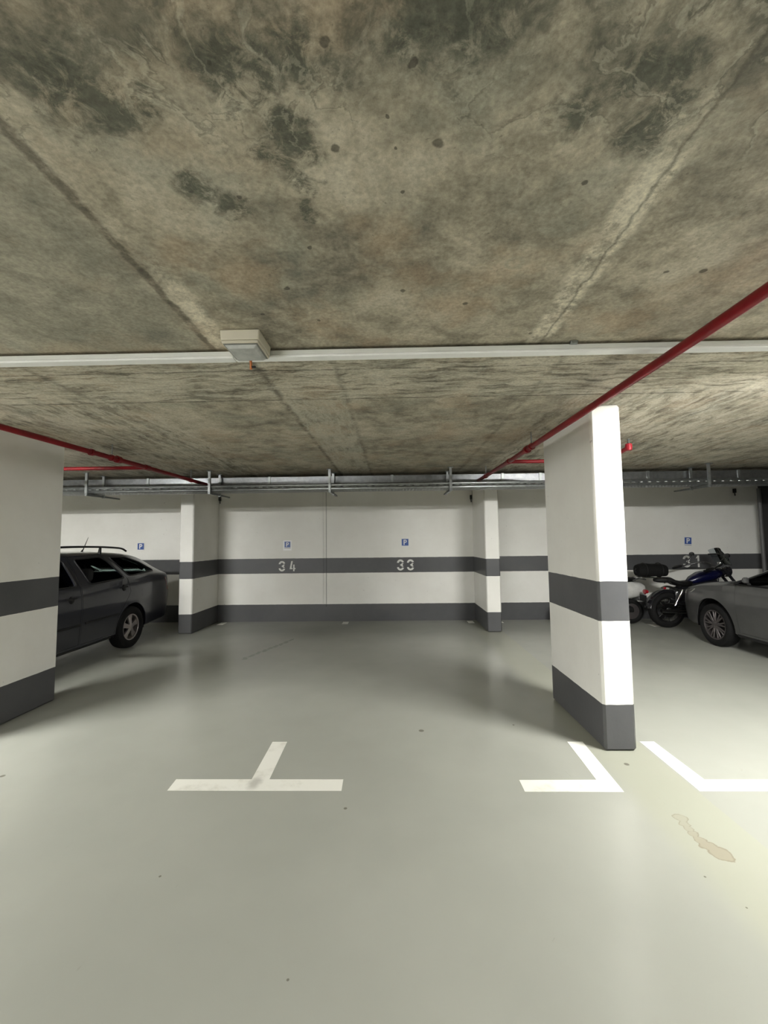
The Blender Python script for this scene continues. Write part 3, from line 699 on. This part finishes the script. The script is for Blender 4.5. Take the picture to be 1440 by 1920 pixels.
def make_car(root, K, paint, axles, wr, rimr, spokes, kind, wheel_x, rim_mat, windows, doors, shield, rearwin, arch_r, extras):
    """K: stations (y, zb, w, zs, zt, wt); forward is +y; visible side is -x"""
    K = sorted(K); ys = [k[0] for k in K]; cols = list(zip(*K))
    def at(y): return [pchip(ys, cols[i], y) for i in range(1, 6)]
    st = sorted(set([round(ys[0] + (ys[-1] - ys[0]) * i / 70, 4) for i in range(71)] + ys))
    rings = []
    for y in st:
        zb, w, zs, zt, wt = at(y); h = zt - zs; hb = zs - zb
        P = [(.0, zb), (.55 * w, zb), (.90 * w, zb + .01), (.962 * w, zb + .05), (.982 * w, zb + .30 * hb), (.998 * w, zb + .56 * hb), (1.0 * w, zb + .66 * hb), (.990 * w, zb + .85 * hb), (.968 * w, zs),
             (.955 * w, zs + min(.015, .2 * h))]
        a = P[-1]; e = (wt, zs + h * .86)
        P += [(a[0] + (e[0] - a[0]) * q + .012 * math.sin(PI * q), a[1] + (e[1] - a[1]) * q) for q in (.33, .66)] + [e, (wt * .93, zs + h * .93), (wt * .78, zs + h * .97), (wt * .45, zs + h * .993), (0, zt)]
        rings.append([(x, y, z) for x, z in P] + [(-x, y, z) for x, z in reversed(P[1:-1])])
    body_me = MB().loft(rings).mesh('body')
    bm = bmesh.new(); bm.from_mesh(body_me); tree = BVHTree.FromBMesh(bm); bm.free()
    def side(y, z, off=0.0):
        hit = tree.ray_cast(Vector((-3, y, z)), Vector((1, 0, 0)))
        x = hit[0].x if hit[0] else -.8
        return Vector((x - off, y, z))
    def front(x, z, off=0.0, s=1):
        hit = tree.ray_cast(Vector((x, 9 * s, z)), Vector((0, -s, 0)))
        return Vector((x, hit[0].y + off * s, z)) if hit[0] else Vector((x, 0, z))
    o = temp(body_me); sm = o.modifiers.new('s', 'SOLIDIFY'); sm.thickness = .022; sm.offset = -1
    dg = bpy.context.evaluated_depsgraph_get(); dg.update(); me = bpy.data.meshes.new_from_object(o.evaluated_get(dg), depsgraph=dg)
    o.modifiers.clear(); o.data = me
    cut = MB()
    for yy in axles:
        for s in (-1, 1): cut.lathe([(-.17, arch_r), (.17, arch_r)], (s * .86, yy, wr), 'x', 40)
    c = temp(cut); o.data = boolean(o, c, 'DIFFERENCE'); bpy.data.objects.remove(c)
    cut = MB()
    for w in windows: cut.prism(round_poly(w, .045), 'x', -1.5, 1.5)
    c = temp(cut); o.data = boolean(o, c, 'DIFFERENCE'); bpy.data.objects.remove(c)
    for poly, ya, yb in (shield, rearwin):
        c = temp(MB().prism(round_poly(poly, .06), 'y', ya, yb)); o.data = boolean(o, c, 'DIFFERENCE'); bpy.data.objects.remove(c)
    body_full = o.data.copy()
    door_objs = []
    for poly in doors:
        c = temp(MB().prism(inset(poly, .0015), 'x', -1.5, -.3)); o.data = boolean(o, c, 'DIFFERENCE'); bpy.data.objects.remove(c)
        o2 = temp(body_full.copy()); c = temp(MB().prism(inset(poly, -.0025), 'x', -1.5, -.3)); dm = boolean(o2, c, 'INTERSECT'); bpy.data.objects.remove(c); bpy.data.objects.remove(o2)
        door_objs.append(link('door', dm, paint, root, angle=30))
    bm_ = o.data; bpy.data.objects.remove(o)
    link('body', bm_, paint, root, angle=30)
    # panes with black seals
    for w in windows:
        rp = round_poly(w, .045)
        for s in (-1, 1):
            pts = [side(y, z, -.010) for y, z in dense(rp, .06)]; pts = [Vector((p.x * -s * -1 if s < 0 else -p.x, p.y, p.z)) for p in pts]
            n = len(pts); MB().add(pts + [p + Vector((-s * .004, 0, 0)) for p in pts], [tuple(range(n)), tuple(range(2 * n - 1, n - 1, -1))] + [(i, (i + 1) % n, n + (i + 1) % n, n + i) for i in range(n)]).build('side_window', 'glass', root)
            q = [side(y, z, .002) for y, z in dense(rp, .03)]; q = [Vector((p.x if s < 0 else -p.x, p.y, p.z)) for p in q]
            MB().tube(q, .011, 6, True).build('window_seal', 'trim', root)
    for nm, (poly, ya, yb), s in (('windscreen', shield, 1), ('rear_window', rearwin, -1)):
        pts = [front(x, z, -.008, s) for x, z in dense(round_poly(poly, .06), .08)]; n = len(pts)
        MB().add(pts + [p - Vector((0, s * .004, 0)) for p in pts], [tuple(range(n)), tuple(range(2 * n - 1, n - 1, -1))] + [(i, (i + 1) % n, n + (i + 1) % n, n + i) for i in range(n)]).build(nm, 'glass', root)
    # wheel-house linings, wheels
    for yy in axles:
        for s in (-1, 1):
            R = []
            for k in range(25):
                t = math.radians(-12 + 204 * k / 24); cy, sz = math.cos(t), math.sin(t)
                R.append([(s * px, yy + q * cy, wr + q * sz) for px, q in ((.838, arch_r - .003), (.838, arch_r + .006), (.62, arch_r + .006), (.62, arch_r - .003))])
            MB().loft(R).build('wheel_arch', 'trim', root)
            make_wheel('wheel', root, s * (wheel_x - .10), yy, wr, rimr, spokes, s, rim_mat, kind)
    extras(root, side, front, at)

def handle(root, side, y, z, mat='trim'):
    p = [side(y + d, z + dz, o) for d, dz, o in ((-.085, 0, .002), (-.06, .004, .024), (0, .006, .030), (.06, .004, .024), (.085, 0, .002))]
    MB().tube(smooth_path(p, 4), .011, 8).build('door_handle', mat, root)
    q = [side(y + a, z + b - .012, .0015) for a, b in arc(0, 0, .0, .05, 0, 350, 14)[:15]]
    MB().add(q, [tuple(range(len(q)))]).build('handle_recess', 'trim', root).modifiers.new('t', 'SOLIDIFY').thickness = .002

def patch(root, name, mat, side, poly, th=.006, off=.004, step=.05):
    pts = [side(a, b, off) for a, b in dense(round_poly(poly, .03), step)]; inn = [side(a, b, off - th) for a, b in dense(round_poly(poly, .03), step)]; n = len(pts)
    return MB().add(pts + inn, [tuple(range(n)), tuple(range(2 * n - 1, n - 1, -1))] + [(i, (i + 1) % n, n + (i + 1) % n, n + i) for i in range(n)]).build(name, mat, root)

def seats(root, rows):
    for y in rows:
        for x in (-.37, .37):
            b = MB(); b.rings([(.36, x, y, .20, .22), (.42, x, y + .03, .24, .25), (.52, x, y + .03, .24, .25), (.56, x, y + .02, .20, .20)], 'z', 20, 3.5)
            b.rings([(.50, x, y - .20, .22, .06), (.60, x, y - .22, .24, .09), (.95, x, y - .30, .22, .08), (1.06, x, y - .33, .17, .05)], 'z', 20, 3.5)
            b.rings([(1.09, x, y - .33, .10, .04), (1.12, x, y - .33, .13, .055), (1.24, x, y - .35, .13, .055), (1.28, x, y - .35, .09, .035)], 'z', 20, 3)
            b.build('seat', 'interior', root)

# --- dark estate car, tail towards the back wall
estate = thing('estate_car', 'dark grey estate car behind the left pillar, tail to the back wall', 'car', (-5.10, 6.77, 0), PI)
K_E = [(-1.27, .47, .58, .72, .78, .52), (-1.24, .37, .73, .90, .96, .62), (-1.16, .31, .825, 1.04, 1.09, .66), (-1.02, .28, .868, 1.105, 1.19, .655), (-.8, .27, .885, 1.125, 1.325, .63), (-.48, .26, .897, 1.135, 1.455, .625),
       (-.15, .25, .90, 1.135, 1.515, .63), (.4, .24, .90, 1.12, 1.545, .64), (1.0, .235, .90, 1.085, 1.55, .645), (1.6, .235, .90, 1.06, 1.53, .635), (2.1, .235, .90, 1.04, 1.42, .61), (2.55, .235, .895, 1.02, 1.20, .62),
       (2.78, .24, .885, .985, 1.035, .68), (3.1, .25, .865, .91, .955, .66), (3.36, .28, .82, .79, .85, .62), (3.48, .34, .72, .67, .72, .54), (3.52, .44, .56, .57, .60, .44)]
def estate_extras(root, side, front, at):
    for s in (-1, 1):
        rail = [(-.60 * s * -1, y, z) for y, z in ((-.22, 1.535), (-.12, 1.575), (.05, 1.595), (.42, 1.612), (1.0, 1.62), (1.55, 1.605), (1.75, 1.575), (1.82, 1.54))]
        r = MB().tube(smooth_path(rail, 4), .015, 10).build('roof_rail', 'trim', root)
        MB().tube([(.60 * s, .42, 1.50), (.60 * s, .40, 1.612)], [.026, .016], 8).build('rail_foot', 'trim', r)
        MB().tube([(.60 * s, 1.25, 1.50), (.60 * s, 1.27, 1.612)], [.026, .016], 8).build('rail_foot', 'trim', r)
    MB().tube([(.0, .02, 1.50), (.0, -.05, 1.58), (.0, -.15, 1.77)], [.022, .007, .003], 8).build('antenna', 'trim', root)
    handle(root, side, .25, .985); handle(root, side, 1.32, .94)
    MB().tube([side(y, .585 + .015 * (1.0 - y) * .3, .006) for y in [.36 + .05 * k for k in range(15)]], .014, 8).build('side_moulding', 'trim', root)
    MB().tube([side(y, .575, .006) for y in [1.16 + .05 * k for k in range(24)]], .014, 8).build('side_moulding', 'trim', root)
    MB().tube([side(y, .262, -.004) for y in [.45 + .05 * k for k in range(34)]], .022, 8).build('sill_trim', 'trim', root)
    patch(root, 'tail_light', 'lens_red', side, [(-.98, 1.05), (-1.15, 1.02), (-1.21, .82), (-1.05, .80)], step=.03)
    m = MB().rings([(-1.0, 2.08, 1.08, .03, .05), (-1.03, 2.07, 1.09, .07, .075), (-1.12, 2.06, 1.10, .06, .07), (-1.17, 2.05, 1.10, .025, .04)], 'x', 16, 2.6)
    m.tube([(-.86, 2.10, 1.05), (-1.0, 2.08, 1.07)], .03, 8); m.build('wing_mirror', 'car_dark', root)
    MB().rings([(1.95, 0, .93, .80, .10), (2.2, 0, .94, .80, .10), (2.5, 0, .93, .78, .07)], 'y', 20, 4).build('dashboard', 'interior', root)
    MB().box(-.66, .66, -1.0, -.35, .60, .64).build('parcel_shelf', 'interior', root, .01)
    MB().tube([(-.86, .12, .785), (-.85, .06, .785)], .028, 12)
    patch(root, 'fuel_flap', 'car_dark', side, [(-.22, .92), (-.42, .92), (-.42, .78), (-.22, .78)], .004, .0015)
    seats(root, (1.55, .75))
    for x in (-.37, 0.0, .37): pass
E_WIN = [[(1.04, 1.445), (.50, 1.462), (.40, 1.40), (.21, 1.125), (.95, 1.098)], [(.31, 1.452), (-.08, 1.440), (-.40, 1.345), (-.655, 1.185), (-.02, 1.150), (.10, 1.155)], [(1.24, 1.445), (1.62, 1.425), (2.05, 1.27), (2.32, 1.10), (1.20, 1.088)]]
E_DOOR = [[(1.115, .31), (1.125, 1.483), (.46, 1.495), (.14, 1.10), (.08, .90), (.20, .74), (.36, .55), (.42, .31)], [(1.14, .31), (1.15, 1.483), (1.66, 1.465), (2.10, 1.30), (2.40, 1.06), (2.26, .78), (2.18, .50), (2.16, .31)]]
make_car(estate, K_E, 'car_dark', (0.0, 2.58), .325, .205, 5, 'wide', .885, 'alloy', E_WIN, E_DOOR,
         ([(-.58, 1.10), (.58, 1.10), (.53, 1.42), (-.53, 1.42)], 1.75, 4.0), ([(-.60, 1.135), (.60, 1.135), (.53, 1.425), (-.53, 1.425)], -3.0, -.45), .385, estate_extras)

# --- silver saloon, nose towards the back wall
saloon = thing('saloon_car', 'silver grey saloon car at right edge, nose to the motorcycle', 'car', (5.77, 6.63, 0), 0)
K_S = [(.93, .38, .46, .58, .61, .40), (.89, .28, .64, .68, .715, .54), (.79, .24, .775, .75, .80, .62), (.6, .225, .845, .82, .88, .66), (.2, .22, .895, .895, .955, .70), (-.2, .22, .905, .93, .995, .70), (-.36, .22, .907, .945, 1.065, .665),
       (-.9, .22, .91, .955, 1.32, .60), (-1.4, .22, .91, .96, 1.45, .59), (-1.9, .22, .91, .965, 1.47, .60), (-2.5, .22, .905, .975, 1.44, .60), (-3.0, .24, .895, .985, 1.27, .61), (-3.25, .26, .88, .98, 1.08, .66),
       (-3.5, .29, .85, .965, 1.02, .68), (-3.64, .33, .78, .90, .96, .60), (-3.71, .44, .62, .76, .80, .50)]
def saloon_extras(root, side, front, at):
    handle(root, side, -1.42, .83, 'car_silver'); handle(root, side, -2.30, .84, 'car_silver')
    patch(root, 'headlight', 'lens_clear', side, [(.80, .70), (.78, .745), (.55, .80), (.40, .825), (.50, .76)], step=.025)
    patch(root, 'tail_light', 'lens_red', side, [(-3.64, .88), (-3.42, .90), (-3.42, .80), (-3.64, .76)], step=.03)
    MB().tube([side(y, .255, -.004) for y in [-.42 - .05 * k for k in range(36)]], .030, 8).build('sill_trim', 'trim', root)
    patch(root, 'window_corner', 'trim', side, [(-.19, .945), (-.40, 1.06), (-.44, .955)], .006, .004, .04)
    m = MB().rings([(-.925, -.72, 1.055, .015, .030), (-.94, -.72, 1.058, .028, .042), (-.985, -.725, 1.060, .026, .040), (-1.01, -.73, 1.06, .012, .025)], 'x', 16, 2.6)
    m.tube([(-.86, -.66, .995), (-.945, -.715, 1.03)], .016, 8); m.build('wing_mirror', 'car_silver', root)
    MB().rings([(-1.05, 0, .92, .78, .10), (-.75, 0, .92, .80, .09), (-.45, 0, .90, .76, .05)], 'y', 20, 4).build('dashboard', 'interior', root)
    seats(root, (-1.25, -2.1))
    MB().add([front(x, z, .003) for x, z in dense([(-.30, .46), (.30, .46), (.34, .56), (-.34, .56)], .06)], [tuple(range(len(dense([(-.30, .46), (.30, .46), (.34, .56), (-.34, .56)], .06))))]).build('grille', 'trim', root).modifiers.new('t', 'SOLIDIFY').thickness = .004
S_WIN = [[(-.34, .972), (-.92, 1.27), (-1.30, 1.365), (-1.46, 1.375), (-1.50, .985)], [(-1.60, 1.378), (-2.25, 1.365), (-2.62, 1.23), (-2.72, 1.01), (-1.62, .99)]]
S_DOOR = [[(-.46, .30), (-.44, .60), (-.43, .96), (-.95, 1.33), (-1.30, 1.40), (-1.535, 1.405), (-1.56, .30)], [(-1.585, .30), (-1.56, 1.405), (-2.28, 1.395), (-2.68, 1.23), (-2.78, 1.0), (-2.60, .80), (-2.34, .55), (-2.28, .30)]]
make_car(saloon, K_S, 'car_silver', (.02, -2.66), .318, .222, 9, 'thin', .895, 'alloy_dark', S_WIN, S_DOOR,
         ([(-.60, 1.06), (.60, 1.06), (.53, 1.36), (-.53, 1.36)], -1.25, 3.0), ([(-.56, 1.10), (.56, 1.10), (.52, 1.34), (-.52, 1.34)], -6.0, -2.5), .40, saloon_extras)

# ------------------------------------------------------------------ motorcycle parked across the stall, in front of the saloon's nose
BY = 8.02
bike = thing('motorcycle', 'dark blue cruiser motorcycle with chrome parts between saloon nose and back wall', 'motorcycle', (5.75, BY, 0))
RX, FX, WR = 5.05, 6.62, .325
def bike_wheel(x, name, wid):
    w = bpy.data.objects.new(name, None); COL.objects.link(w); w.parent = bike; w.location = (x - 5.75, 0, WR)
    h = wid / 2
    MB().lathe([(-h * .7, .215), (-h, .25), (-h * .9, .295), (-h * .5, WR - .004), (0, WR), (h * .5, WR - .004), (h * .9, .295), (h, .25), (h * .7, .215)], (0, 0, 0), 'y', 40, True).build('tyre', 'rubber', w)
    b = MB().lathe([(-h * .72, .205), (-h * .75, .222), (h * .75, .222), (h * .72, .205)], (0, 0, 0), 'y', 40, True)
    for k in range(12):
        a = 2 * PI * k / 12
        b.tube([(.03 * math.cos(a), -.02, .03 * math.sin(a)), (.21 * math.cos(a + .2), -.008, .21 * math.sin(a + .2))], .005, 6)
    b.build('rim', 'chrome_dull', w)
    MB().lathe([(-.09, .02), (-.08, .045), (.08, .045), (.09, .02)], (0, 0, 0), 'y', 20).build('hub', 'engine', w)
    MB().lathe([(-h * .95, .04), (-h * .95, .13), (-h * .85, .13), (-h * .85, .04)], (0, 0, 0), 'y', 28, True).build('brake_disc', 'chrome_dull', w)
bike_wheel(RX, 'rear_wheel', .15); bike_wheel(FX, 'front_wheel', .11)
def bp(mb, name, mat, par=None, bevel=0.0):
    me = mb.mesh(name); me.transform(Matrix.Translation((-5.75, -BY, 0))); return link(name, me, mat, par or bike, bevel)
bp(MB().tube(smooth_path([(5.00, BY, .62), (5.25, BY, .66), (5.5, BY, .72), (5.9, BY, .86), (6.02, BY, .92)]), .022).tube(smooth_path([(6.02, BY, .90), (5.98, BY, .55), (5.9, BY, .28), (5.5, BY, .20), (5.3, BY, .24), (5.28, BY, .55), (5.4, BY, .70)]), .020)
   .tube([(RX, BY - .11, WR), (5.32, BY - .10, .36)], .022).tube([(RX, BY + .11, WR), (5.32, BY + .10, .36)], .022), 'frame', 'black_gloss')
eng = MB().box(5.35, 5.82, BY - .13, BY + .13, .22, .44)
for dx, lean in ((5.50, -.10), (5.70, .12)):
    for k in range(7): eng.lathe([(-.006, .075), (.006, .075)], (dx + lean * k / 7 * .8, BY, .47 + k * .030), 'z', 18)
    eng.tube([(dx, BY, .42), (dx + lean * .8, BY, .70)], .055, 12)
e = bp(eng, 'engine', 'engine', None, .012)
bp(MB().lathe([(-.16, .001), (-.16, .06), (-.13, .085), (-.12, .085)], (5.62, BY, .52), 'y', 24), 'air_filter', 'chrome_dull', e)
bp(MB().tube(smooth_path([(5.75, BY - .12, .55), (5.72, BY - .17, .38), (5.5, BY - .17, .33), (5.2, BY - .17, .31), (4.85, BY - .17, .33)]), [.02] * 6 + [.024] * 6 + [.034] * 13, 12), 'exhaust', 'chrome_dull')
bp(MB().rings([(5.46, BY, .84, .05, .04), (5.52, BY, .86, .10, .075), (5.66, BY, .91, .135, .105), (5.86, BY, .95, .14, .105), (6.02, BY, .975, .10, .08), (6.09, BY, .985, .04, .035)], 'x', 24, 2.3), 'fuel_tank', 'bike_blue')
bp(MB().lathe([(0, .03), (.012, .03), (.016, .02)], (5.82, BY, 1.05), 'z', 16), 'fuel_cap', 'chrome')
bp(MB().rings([(4.86, BY, .87, .05, .03), (4.93, BY, .875, .11, .05), (5.12, BY, .87, .125, .055), (5.20, BY, .825, .145, .05), (5.35, BY, .795, .155, .05), (5.47, BY, .805, .11, .055), (5.53, BY, .83, .06, .04)], 'x', 22, 2.6), 'seat', 'leather')
def fender(cx, r0, a0, a1, wd, name, mat, zc=WR):
    R = []
    for k in range(19):
        a = math.radians(a0 + (a1 - a0) * k / 18); ring = []
        for j in range(9):
            t = -1 + 2 * j / 8; rr = r0 - .035 * abs(t) ** 3; ring.append((cx + rr * math.cos(a), BY + t * wd, zc + rr * math.sin(a)))
        for j in range(8, -1, -1):
            t = -1 + 2 * j / 8; rr = r0 - .035 * abs(t) ** 3 - .006; ring.append((cx + rr * math.cos(a), BY + t * wd * .96, zc + rr * math.sin(a)))
        R.append(ring)
    return bp(MB().loft(R), name, mat)
bp(MB().rings([(5.16, BY, .56, .11, .12), (5.20, BY, .57, .13, .17), (5.40, BY, .57, .135, .19), (5.50, BY, .56, .11, .16)], 'x', 20, 4), 'side_cover', 'black_gloss')
bp(MB().rings([(5.30, BY, .72, .10, .05), (5.55, BY, .78, .09, .06), (5.95, BY, .84, .06, .05)], 'x', 16, 3), 'frame_cover', 'black_gloss')
fender(RX, .375, 60, 175, .10, 'rear_fender', 'black_gloss'); fender(FX, .36, 20, 150, .075, 'front_fender', 'bike_blue')
bp(MB().tube(smooth_path([(4.90, BY - .125, .735), (5.0, BY - .128, .765), (5.15, BY - .128, .72), (5.22, BY - .125, .67)]), .020, 10), 'fender_strut', 'chrome')
bp(MB().lathe([(-.012, .016), (.0, .022), (.02, .022)], (4.95, BY - .15, .735), 'y', 16), 'side_reflector', 'lens_red')
bp(MB().tube([(5.28, BY - .13, .70), (5.21, BY - .13, .57)], .026, 12).tube([(5.21, BY - .13, .57), (5.13, BY - .13, .42)], .016, 10), 'shock_absorber', 'chrome')
bp(MB().rings([(4.655, BY, .66, .03, .025), (4.66, BY, .66, .055, .04), (4.71, BY, .66, .05, .035)], 'x', 16), 'tail_light', 'lens_red')
bp(MB().box(4.63, 4.64, BY - .10, BY + .10, .48, .60), 'number_plate', 'trim', None, .003)
bp(MB().tube(smooth_path([(5.12, BY - .11, .80), (4.98, BY - .12, .895), (4.75, BY - .11, .925), (4.56, BY - .10, .925), (4.52, BY, .925), (4.56, BY + .10, .925), (4.75, BY + .11, .925), (4.98, BY + .12, .895), (5.12, BY + .11, .80)]), .011, 10)
   .tube([(4.65, BY - .11, .925), (4.65, BY + .11, .925)], .008, 8).tube([(4.85, BY - .115, .915), (4.85, BY + .115, .915)], .008, 8), 'luggage_rack', 'chrome')
for s in (-1, 1):
    bp(MB().tube([(6.05, BY + s * .10, 1.10), (6.33, BY + s * .10, .72)], .026, 12).tube([(6.33, BY + s * .10, .72), (FX, BY + s * .10, WR)], .032, 12), 'fork_leg', 'black_gloss')
bp(MB().box(6.00, 6.10, BY - .13, BY + .13, 1.06, 1.10).box(6.06, 6.16, BY - .13, BY + .13, .93, .97), 'fork_yoke', 'chrome_dull', None, .01)
bars = bp(MB().tube(smooth_path([(5.50, BY - .42, 1.06), (5.66, BY - .40, 1.10), (5.95, BY - .24, 1.18), (6.02, BY - .06, 1.12), (6.02, BY + .06, 1.12), (5.95, BY + .24, 1.18), (5.66, BY + .40, 1.10), (5.50, BY + .42, 1.06)]), .014, 10), 'handlebar', 'black_gloss')
for s in (-1, 1):
    bp(MB().tube([(5.48, BY + s * .423, 1.055), (5.64, BY + s * .403, 1.095)], .020, 12), 'grip', 'leather', bars)
    bp(MB().tube([(5.68, BY + s * .40, 1.11), (5.62, BY + s * .43, 1.12), (5.50, BY + s * .44, 1.09)], .007, 8), 'lever', 'chrome_dull', bars)
    m = bp(MB().tube(smooth_path([(5.72, BY + s * .37, 1.12), (5.78, BY + s * .40, 1.22), (5.86, BY + s * .42, 1.30)]), .006, 8).rings([(5.865, BY + s * .44, 1.33, .06, .035), (5.885, BY + s * .44, 1.33, .065, .04), (5.905, BY + s * .44, 1.33, .03, .02)], 'x', 16), 'mirror', 'black_gloss', bars)
bp(MB().lathe([(-.13, .02), (-.12, .07), (-.03, .095), (.02, .098), (.03, .09)], (6.20, BY, 1.02), 'x', 24), 'headlight', 'black_gloss')
bp(MB().lathe([(.0, .088), (.012, .06), (.016, .001)], (6.23, BY, 1.02), 'x', 24), 'headlight_lens', 'lens_clear')
bp(MB().lathe([(-.02, .045), (.0, .05), (.02, .045)], (6.08, BY, 1.17), 'z', 20), 'speedometer', 'chrome')
R = []
for k in range(9):
    a = -1 + 2 * k / 8; w = .20
    R.append([(6.20 - .05 * a * a, BY + a * w * .9, 1.14), (6.13 - .06 * a * a, BY + a * w, 1.30), (6.05 - .06 * a * a, BY + a * w * .8, 1.46 - .05 * a * a), (6.055 - .06 * a * a, BY + a * w * .8, 1.46 - .05 * a * a), (6.135 - .06 * a * a, BY + a * w, 1.30), (6.205 - .05 * a * a, BY + a * w * .9, 1.14)])
bp(MB().loft(R), 'windscreen', 'glass_clear')
bp(MB().tube(smooth_path([(6.02, BY - .2, 1.33), (6.09, BY - .1, 1.34), (6.12, BY, 1.34), (6.09, BY + .1, 1.34), (6.02, BY + .2, 1.33)]), .014, 8), 'screen_strut', 'black_gloss')
bp(MB().tube([(5.62, BY - .14, .24), (5.58, BY - .30, .02)], .012, 8).tube([(5.58, BY - .30, .008), (5.52, BY - .32, .008)], .008, 8), 'side_stand', 'black_gloss')
bp(MB().box(5.72, 5.86, BY - .30, BY - .14, .26, .28), 'footrest', 'leather', None, .006)

bag = thing('luggage_roll', 'black canvas luggage roll strapped on the motorcycle rack', 'bag', (4.80, BY, .937))
MB().rings([(4.53, BY, 1.05, .05, .05), (4.54, BY, 1.05, .11, .10), (4.60, BY, 1.058, .14, .118), (4.70, BY, 1.062, .145, .124), (4.78, BY, 1.055, .138, .118), (4.86, BY, 1.056, .142, .118), (4.97, BY, 1.055, .142, .118), (5.05, BY, 1.045, .125, .105), (5.085, BY, 1.04, .07, .06)], 'x', 26, 2.4).build('roll', 'canvas', bag, world=True)
for x in (4.66, 4.94):
    MB().tube([(x, BY + .152 * math.cos(a), 1.058 + .130 * math.sin(a)) for a in [2 * PI * k / 24 for k in range(24)]], .009, 6, True).build('strap', 'leather', bag, world=True)
MB().tube([(4.53, BY, 1.09), (4.50, BY, 1.05), (4.53, BY, 1.01)], .009, 6).build('end_handle', 'leather', bag, world=True)

# ------------------------------------------------------------------ white scooter mostly hidden by the free-standing pillar
SY = 8.40
sc = thing('motor_scooter', 'white motor scooter half hidden behind the free-standing pillar, red tail light showing', 'scooter', (4.1, SY, 0))
def sp_(mb, name, mat, par=None, bevel=0.0):
    me = mb.mesh(name); me.transform(Matrix.Translation((-4.1, -SY, 0))); return link(name, me, mat, par or sc, bevel)
sp_(MB().rings([(4.05, SY, .52, .10, .10), (4.12, SY, .60, .15, .19), (4.35, SY, .64, .17, .19), (4.60, SY, .66, .16, .17), (4.78, SY, .66, .13, .14), (4.85, SY, .65, .10, .10), (4.875, SY, .64, .06, .06)], 'x', 24, 2.6), 'rear_bodywork', 'scooter')
sp_(MB().rings([(4.70, SY, .49, .12, .04), (4.80, SY, .49, .12, .05), (4.87, SY, .48, .10, .045), (4.885, SY, .48, .06, .03)], 'x', 20, 3), 'rear_bumper', 'conduit')
sp_(MB().rings([(4.05, SY, .80, .08, .03), (4.12, SY, .82, .13, .05), (4.40, SY, .83, .14, .05), (4.62, SY, .85, .12, .045), (4.70, SY, .85, .06, .03)], 'x', 20, 2.6), 'seat', 'leather')
sp_(MB().rings([(4.76, SY, .61, .105, .045), (4.86, SY, .605, .10, .05), (4.895, SY, .60, .05, .03)], 'x', 18, 2.6), 'tail_light', 'lens_red')
sp_(MB().tube(smooth_path([(4.60, SY - .12, .84), (4.75, SY - .12, .88), (4.86, SY - .10, .86), (4.90, SY, .84), (4.86, SY + .10, .86), (4.75, SY + .12, .88), (4.60, SY + .12, .84)]), .010, 8), 'grab_rail', 'conduit')
sp_(MB().box(3.55, 4.12, SY - .16, SY + .16, .26, .34), 'footboard', 'scooter', None, .03)
sp_(MB().rings([(.30, 3.55, SY, .05, .17), (.60, 3.50, SY, .05, .19), (.90, 3.55, SY, .05, .15), (1.0, 3.58, SY, .06, .08)], 'z', 22, 2.6), 'leg_shield', 'scooter')
sp_(MB().rings([(.98, 3.58, SY, .06, .10), (1.06, 3.58, SY, .07, .12), (1.12, 3.60, SY, .03, .07)], 'z', 20), 'headset', 'scooter')
sp_(MB().tube([(3.66, SY - .34, 1.07), (3.60, SY - .1, 1.06), (3.60, SY + .1, 1.06), (3.66, SY + .34, 1.07)], .014, 10), 'handlebar', 'leather')
sp_(MB().tube([(3.55, SY, .9), (3.38, SY, .24)], .03, 10), 'fork', 'engine')
for x, nm in ((3.38, 'front_wheel'), (4.60, 'rear_wheel')):
    w = bpy.data.objects.new(nm, None); COL.objects.link(w); w.parent = sc; w.location = (x - 4.1, 0, .24)
    MB().lathe([(-.045, .15), (-.06, .18), (-.045, .225), (0, .24), (.045, .225), (.06, .18), (.045, .15)], (0, 0, 0), 'y', 32, True).build('tyre', 'rubber', w)
    MB().lathe([(-.04, .02), (-.03, .155), (.03, .155), (.04, .02)], (0, 0, 0), 'y', 28).build('rim', 'alloy_dark', w)
sp_(MB().rings([(4.25, SY, .34, .09, .09), (4.45, SY, .31, .10, .10), (4.62, SY, .27, .09, .06)], 'x', 16), 'engine', 'engine')
sp_(MB().tube([(4.3, SY - .13, .02), (4.3, SY - .10, .24), (4.3, SY + .10, .24), (4.3, SY + .13, .02)], .012, 8), 'centre_stand', 'engine')
